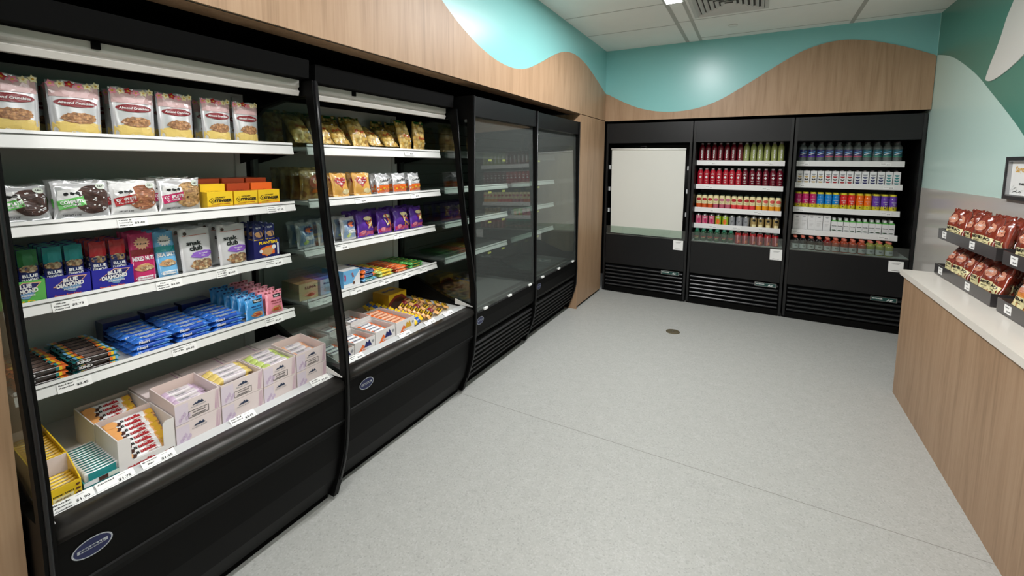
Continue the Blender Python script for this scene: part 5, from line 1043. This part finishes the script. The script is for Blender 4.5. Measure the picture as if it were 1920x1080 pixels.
row('drink_can', [(3, can(0.033, 0.122, CANP, lambda mb, s: (blob(mb, 0.006, 0.05, 0.014, 0.03, s, MAG, 3), text(mb, 'AHA', 0, 0.085, 0.03, s, WHT, height=0.012, maxlen=.01)), 'pink_can'), 'pink drink can'), (2, can(0.033, 0.122, CANL, lambda mb, s: (disc(mb, 0, 0.045, 0.02, 0.03, s, ORG), text(mb, 'LIME', 0, 0.092, 0.03, s, WHT, height=0.01, maxlen=.01)), 'lime_can'), 'lime green drink can with orange spot'), (3, can(0.033, 0.122, CANS, lambda mb, s: (rect(mb, -0.018, 0.03, 0.018, 0.075, s, GREY), text(mb, 'U', 0, 0.06, 0.016, s, INK, height=0.02, off=0.0024, maxlen=.01)), 'silver_can'), 'silver drink can'), (4, can(0.033, 0.122, CANG, lambda mb, s: (disc(mb, 0, 0.085, 0.016, 0.014, s, BLK), rect(mb, -0.02, 0.01, 0.02, 0.04, s, CREAM)), 'gold_can'), 'gold drink can with black spot')], 1.095, 1.985, 0.948, YS+0.012, 0.033, 'fourth shelf', 'drink can', 'drink cans on the fourth shelf')
GB = J('bottle_green', (28, 70, 44)); TCAP = mat('teal_cap', (44, 120, 96), 0.4); RB = J('tea_dark_red', (150, 22, 30))
row('water_bottle', [(6, P_bottle(0.032, 0.135, GB, TCAP, lambda mb, s: (rect(mb, -0.03, 0.045, 0.03, 0.056, s, RED), text(mb, 'perrier', 0, 0.036, 0.04, s, CREAM, height=0.012, off=0.0014, rot=0.2, maxlen=.01)), nm='green_bottle', neck=0.4, capr=0.6, caph=0.022), 'small green bottle with teal cap'), (6, P_bottle(0.034, 0.135, RB, TOPB, lambda mb, s: (rect(mb, -0.006, 0.01, 0.006, 0.10, s, PINK), blob(mb, 0.012, 0.03, 0.012, 0.016, s, ORG, 4)), nm='red_tea', neck=0.7, capr=0.62), 'small dark red tea bottle')], 1.10, 1.985, 0.768, YC+0.035, 0.033, 'bottom deck', 'drink bottle', 'small bottles on the bottom deck')
# right cooler
CLEAR = glass_mat('clear_bottle', (0.80, 0.86, 0.86), 1.45, haze=0.12); CAPD = mat('cap_dark_grey', (84, 80, 82), 0.4)
def d_wat(c1, c2):
    def f(mb, s):
        rect(mb, -0.040, 0.055, 0.040, 0.135, s, c1, off=0.0008, maxlen=0.012); poly(mb, [(-0.030, 0.095), (0.030, 0.112), (0.030, 0.120), (-0.030, 0.103)], s, SKY, off=0.0016); poly(mb, [(-0.030, 0.078), (0.030, 0.095), (0.030, 0.100), (-0.030, 0.083)], s, WHT, off=0.0016); rect(mb, -0.04, 0.055, 0.04, 0.068, s, c2, off=0.0014, maxlen=0.012)
    return f
def wb_(c1, c2, nm): return P_bottle(0.0375, 0.212, CLEAR, CAPD, d_wat(c1, c2), nm=nm, neck=0.42, capr=0.48, caph=0.018, sh=0.70)
row('water_bottle', [(3, wb_(NAVY, PUR, 'blue_water'), 'water bottle with indigo label'), (4, wb_(mat('dusk_blue', (60, 64, 110), 0.4), mat('dusk_rose', (176, 84, 100), 0.4), 'rose_water'), 'water bottle with blue and rose label'), (4, wb_(mat('sea_teal', (40, 92, 104), 0.4), mat('sea_green', (60, 130, 104), 0.4), 'green_water'), 'water bottle with teal green label')], 2.115, 2.995, 1.708, YS+0.012, 0.0375, 'top shelf', 'water bottle', 'water bottles on the top shelf')
def d_bowl(c, c2):
    def f(mb, s, w_, h):
        for zc, cc in ((0.78, GREY if c2 is not TEA else TEA), (0.60, c), (0.40, c2), (0.20, c)):
            poly(mb, [(w_*0.34*math.cos(-PI*k/8), h*zc+h*0.13*math.sin(-PI*k/8)) for k in range(9)], s, cc, off=0.0008)
        star(mb, 0, h*0.40, 0.007, 0.004, 4, s, WHT, off=0.0016)
    return f
def cart(w_, h, d, deco, nm, topm=None, kids=(), m=WHT): return (carton(w_, d, h, m, deco, top=topm or GREY).mesh(nm), list(kids), False)
cap_ = MB(); cap_.lathe([(0.010, 0.140), (0.010, 0.150), (0.0, 0.150)], CAPG, 10, cx=0.0, cy=0.028); capm = cap_.mesh('carton_cap')
row('drink_carton', [(4, cart(0.056, 0.140, 0.056, d_bowl(GOLD, BLK), 'vanilla_carton', kids=[('cap', capm, None)]), 'drink carton with gold and black bowls'), (4, cart(0.056, 0.140, 0.056, d_bowl(RED, BLK), 'berry_carton', kids=[('cap', capm, None)]), 'drink carton with red and black bowls'), (4, cart(0.056, 0.140, 0.056, d_bowl(NAVY, NAVY), 'navy_carton', kids=[('cap', capm, None)]), 'drink carton with navy bowls'), (2, cart(0.056, 0.140, 0.056, d_bowl(TEA, TEA), 'mint_carton', kids=[('cap', capm, None)]), 'drink carton with teal bowls')], 2.11, 3.00, 1.474, YS+0.012, 0.028, 'second shelf', 'drink carton', 'bowl printed drink cartons')
YCAP = mat('yellow_cap', (214, 200, 50), 0.4); YB = Ff('label_yellow', (206, 194, 40))
def d_jag(mb, s):
    rd = random.Random(5); r = 0.032
    rect(mb, -r*1.4, 0.004, r*1.4, 0.045, s, YB, off=0.0010, maxlen=0.012)
    for k in range(5): u = -r*1.3+r*0.52*k; poly(mb, [(u, 0.044), (u+r*0.52, 0.044), (u+r*0.35, 0.050+0.014*rd.random())], s, YB, off=0.0011)
    text(mb, 'core power', 0, 0.095, 0.040, s, WHT, height=0.008, off=0.0014, maxlen=.01); text(mb, '26g', 0.004, 0.075, 0.02, s, WHT, height=0.010, off=0.0014, maxlen=.01); blob(mb, -0.004, 0.036, 0.006, 0.006, s, CHOC, 4, off=0.002)
def pj_(c, nm): return P_bottle(0.0325, 0.178, c, YCAP, d_jag, nm=nm, neck=0.78, capr=0.80, caph=0.020, sh=0.72)
row('protein_drink_bottle', [(3, pj_(J('shake_magenta', (190, 34, 104)), 'magenta_shake'), 'magenta shake bottle with yellow cap'), (3, pj_(J('shake_blue', (24, 132, 204)), 'blue_shake'), 'blue shake bottle with yellow cap'), (2, pj_(J('shake_red', (216, 44, 38)), 'red_shake'), 'red shake bottle with yellow cap'), (2, pj_(J('shake_orange', (236, 110, 24)), 'orange_shake'), 'orange shake bottle with yellow cap'), (3, pj_(J('shake_violet', (104, 66, 168)), 'violet_shake'), 'violet shake bottle with yellow cap')], 2.11, 2.99, 1.206, YS+0.012, 0.0325, 'third shelf', 'shake bottle', 'yellow capped shake bottles')
def d_just(mb, s, w_, h):
    poly(mb, [(0.014*math.cos(-PI*k/8), h*0.88+0.010*math.sin(-PI*k/8)) for k in range(9)], s, GREY); text(mb, 'JUST WATER', 0, h*0.62, w_*0.62, s, GREY, height=h*0.03); 
    for k in range(4): rect(mb, -0.018, h*(0.46-0.05*k), 0.018-0.004*k, h*(0.475-0.05*k), s, mat('faint_print', (190, 190, 188), 0.6))
    rect(mb, -w_*0.42, h*0.05, w_*0.42, h*0.07, s, GREY)
pj5 = cart(0.066, 0.176, 0.06, d_just, 'water_carton', topm=WHT)
def d_milk(mb, s, w_, h): text(mb, 'Fairlife', 0, h*0.60, w_*0.8, s, INK, height=h*0.07, bold=0.04); rect(mb, -w_/2, h*0.42, w_/2, h*0.428, s, GREY); blob(mb, 0, h*0.22, w_*0.38, h*0.045, s, DGRN, 4); blob(mb, 0.004, h*0.21, w_*0.28, h*0.03, s, INK, 7, off=0.0018)
mk = MB(); mk = carton(0.050, 0.056, 0.118, WHT, d_milk, top=GRN); mk.prism([[(-0.025, 0.118), (0.025, 0.118), (0.016, 0.132), (-0.016, 0.132)]], lambda a, c, t: (a, t, c), 0.0, 0.056, GRN)
cw = MB(); cw.lathe([(0.015, 0.132), (0.015, 0.156), (0.012, 0.158), (0, 0.158)], WHT, 14, cy=0.026)
mk5 = (mk.mesh('milk_carton'), [('cap', cw.mesh('milk_cap'), None)], False)
row('drink_carton', [(5, pj5, 'tall white water carton')], 2.112, 2.452, 0.958, YS+0.012, 0.030, 'fourth shelf, right cooler', 'drink carton', 'tall white cartons')
row('milk_carton', [(10, mk5, 'small white carton with green shoulders')], 2.458, 2.992, 0.958, YS+0.012, 0.028, 'fourth shelf', 'drink carton', 'green shouldered cartons')
SCAP = mat('salmon_cap', (206, 110, 90), 0.4); GLB = Ff('label_grey', (176, 176, 180))
def d_gray(mb, s):
    rect(mb, -0.042, 0.010, 0.042, 0.060, s, GLB, off=0.0008, maxlen=0.012); disc(mb, 0.004, 0.04, 0.014, 0.014, s, GREY, off=0.0014); text(mb, 'bai', 0.004, 0.04, 0.018, s, INK, height=0.010, off=0.0022, maxlen=.01)
def sm(c, nm): return P_bottle(0.0352, 0.140, c, SCAP, d_gray, nm=nm, neck=0.45, capr=0.5, caph=0.016, sh=0.66)
row('antioxidant_drink_bottle', [(4, sm(J('drink_black', (28, 26, 28)), 'black_drink'), 'black drink bottle with grey label'), (1, sm(J('drink_ruby', (120, 18, 16)), 'ruby_drink'), 'ruby drink bottle with grey label'), (4, sm(J('drink_rust', (150, 60, 34)), 'rust_drink'), 'rust orange drink bottle with grey label'), (3, sm(J('drink_olive', (130, 134, 60)), 'olive_drink'), 'olive yellow drink bottle with grey label')], 2.10, 2.97, 0.768, YC+0.035, 0.0352, 'bottom deck', 'drink bottle', 'grey label bottles on the bottom deck')
# rail price slips
for bi, k, xs in [(1, 0, (1.25, 1.84)), (1, 1, (1.24, 1.83)), (1, 2, (1.26, 1.76)), (1, 3, (1.30, 1.56, 1.82)), (2, 0, (2.17, 2.86)), (2, 1, (2.15, 2.90)), (2, 2, (2.16, 2.90)), (2, 3, (2.15, 2.90))]:
    for x in xs:
        mb = MB(); S = flat(0); mb.box(-0.045, 0.045, 0, 0.0005, 0, 0.030, PAPER); text(mb, 'Assorted', -0.02, 0.020, 0.035, S, INK, height=0.005, off=0.0005, maxlen=1); text(mb, '$3.%d5' % (k+bi), 0.02, 0.011, 0.026, S, INK, height=0.008, off=0.0005, maxlen=1)
        o = link('price_slip', mb.mesh('price_slip'), None, (x, YS-0.0075, BSH[bi][k]-0.047), (0.0, 0, 0)); tag(o, 'small white price slip, %s of its rail, %s shelf of the %s back cooler' % ('left part' if x == xs[0] else ('right part' if x == xs[-1] else 'middle'), ORD[k], ('', 'middle', 'right')[bi]), 'price slip', 'price slips on the back cooler rails')

# ================= counter racks with chip bags
CHB = mottled('chip_bag_red', [(112, 34, 24), (150, 56, 34), (92, 26, 20)], 7, 0.25, 0.8); CHO = mottled('chip_bag_orange', [(226, 140, 60), (240, 170, 90), (206, 110, 40)], 30, 0.3, 0.6)
def d_chip(lab):
    def f(mb, s, w_, h):
        disc(mb, 0, h*0.66, w_*0.34, h*0.15, s, mat('peach_oval', (206, 140, 112), 0.4), off=0.0014, n=24); text(mb, "Miss Vickie's", 0, h*0.67, w_*0.52, s, WHT, height=h*0.06, off=0.003, rot=0.15, shear=0.2)
        rect(mb, -w_*0.34, h*0.14, w_*0.40, h*0.40, s, Ff('pale_label', (232, 222, 170)), off=0.0014); text(mb, lab, 0.002, h*0.34, w_*0.62, s, BLK, height=h*0.08, off=0.003, bold=0.05); text(mb, 'JALAPENO', 0.0, h*0.24, w_*0.4, s, INK, height=h*0.035, off=0.003)
        blob(mb, w_*0.2, h*0.10, w_*0.2, h*0.05, s, TAN, 4, off=0.001)
    return f
ch = [bag(0.124, 0.205, 0.058, CHB, d_chip('BAKED'), seed=110+k, wr=0.008).mesh('chip_bag') for k in range(3)]
co = [bag(0.124, 0.205, 0.058, CHO, d_chip('CHEDDAR'), seed=115, wr=0.008).mesh('chip_bag')]
for ri, (ya, yb) in enumerate(((-1.395, -2.26), (-2.335, -3.20))):
    nmr = ('far', 'near')[ri]
    e = empty('counter_display_rack', (2.99, (ya+yb)/2, 0.918), 'smoky grey two-tier chip rack, %s one of the two on the counter' % nmr, 'display rack', 'counter chip racks')
    for ti, z in enumerate((0.922, 1.172)):
        b = MB(); xf, xb_ = 2.872, 3.099
        b.box(xf, xb_, yb, ya, z, z+0.006, TRAYG); b.box(xf, xf+0.006, yb, ya, z+0.006, z+0.070, TRAYG); b.box(xf+0.006, xb_, ya-0.006, ya, z+0.006, z+0.070, TRAYG); b.box(xf+0.006, xb_, yb, yb+0.006, z+0.006, z+0.070, TRAYG)
        part('tray', b, e)
        for q in (0.10, 0.62):
            b = MB(); y = ya-0.86*q-0.03; s = lambda u, w_, off: (xf-0.001-off, y-u, z+w_); b.box(xf-0.001, xf, y-0.035, y+0.035, z+0.014, z+0.058, PAPER); text(b, 'CHIPS', -0.005, 0.046, 0.035, s, INK, height=0.006, off=0.0006); text(b, '$2.65', 0.01, 0.026, 0.036, s, INK, height=0.009, off=0.0006); part('price_card', b, e, 'white price card', weld=False)
    b = MB()
    for yy in (ya-0.05, yb+0.05): b.box(3.099, 3.109, yy-0.008, yy+0.008, 0.918, 1.178, TRAYG)
    b.box(3.05, 3.109, yb+0.02, ya-0.02, 0.918, 0.922, TRAYG)
    part('post', b, e)
    for ti, z in enumerate((0.929, 1.179)):
        for k in range(6):
            rr = random.Random(ri*50+ti*10+k); y = ya-0.085-0.139*k
            orange = (ri == 1 and ti == 0); me = co[0] if orange else ch[(k+ti) % 3]
            tl = (0.20, 0.34)[ti == 0]; yaw = 0.20*math.sin(2.1*k+1.7*ti); zz = z+0.029*math.sin(tl)+0.001
            o = place('chip_bag', me, (2.915, y, zz), (-tl+0.04*math.sin(3*k), 0, RIGHT+yaw), '%s chip bag, %s from far end, front row, %s tier of %s rack' % (('brick red', 'orange')[orange], ORD[k], ('lower', 'upper')[ti], nmr), 'chip bag', 'chip bags in the counter racks')
            o = place('chip_bag', me, (3.003, y, zz), (-tl, 0, RIGHT+yaw), '%s chip bag, %s from far end, back row, %s tier of %s rack' % (('brick red', 'orange')[orange], ORD[k], ('lower', 'upper')[ti], nmr), 'chip bag', 'chip bags in the counter racks')
# framed print on the backsplash edge
e = empty('framed_print', (3.08, -1.80, 1.474), 'dark framed print with orange lettering and ink leaves, standing against the right wall', 'picture')
b = MB(); fy0, fy1, fz0, fz1 = -2.05, -1.625, 1.476, 1.735; X0 = 3.085; FR = mat('frame_black', (34, 36, 38), 0.35)
b.prism([[(fy0, fz0), (fy1, fz0), (fy1, fz1), (fy0, fz1)], [(fy0+0.022, fz0+0.022), (fy1-0.022, fz0+0.022), (fy1-0.022, fz1-0.022), (fy0+0.022, fz1-0.022)]], lambda a, c, t: (t, a, c), X0, XR-0.002, FR); part('frame', b, e)
b = MB(); b.prism([[(fy0+0.022, fz0+0.022), (fy1-0.022, fz0+0.022), (fy1-0.022, fz1-0.022), (fy0+0.022, fz1-0.022)], [(fy0+0.030, fz0+0.030), (fy1-0.030, fz0+0.030), (fy1-0.030, fz1-0.030), (fy0+0.030, fz1-0.030)]], lambda a, c, t: (t, a, c), X0+0.004, XR-0.006, mat('frame_silver', (180, 182, 184), 0.25, metal=0.7)); part('inner_liner', b, e, 'silver inner liner')
b = MB(); b.box(XR-0.010, XR-0.006, fy0+0.030, fy1-0.030, fz0+0.030, fz1-0.030, PAPER); s = lambda u, w_, off: (XR-0.010-off, -1.66-u, w_)
text(b, 'Sage & Co', 0.16, 1.655, 0.24, s, mat('print_amber', (226, 176, 84), 0.5), height=0.05, off=0.0008, bold=0.03)
for k, (u0, w0, a, l) in enumerate([(0.0, 1.508, 1.35, 0.075), (0.005, 1.508, 1.0, 0.085), (0.01, 1.508, 0.6, 0.085), (0.05, 1.508, 1.1, 0.05), (0.08, 1.51, 0.7, 0.06), (0.12, 1.508, 1.3, 0.04)]):
    pts = []; 
    for q in range(7): t = q/6; pts.append((u0+l*t*math.cos(a-0.5*t), w0+l*t*math.sin(a-0.5*t)))
    wdt = 0.005; up_ = [(p[0]+wdt*math.sin(PI*i/6), p[1]+wdt*math.sin(PI*i/6)) for i, p in enumerate(pts)]; poly(b, pts+up_[::-1][1:-1], s, INK, off=0.0008)
text(b, 'market', 0.16, 1.575, 0.12, s, INK, height=0.02, off=0.0008); part('print', b, e, 'white print', weld=False)
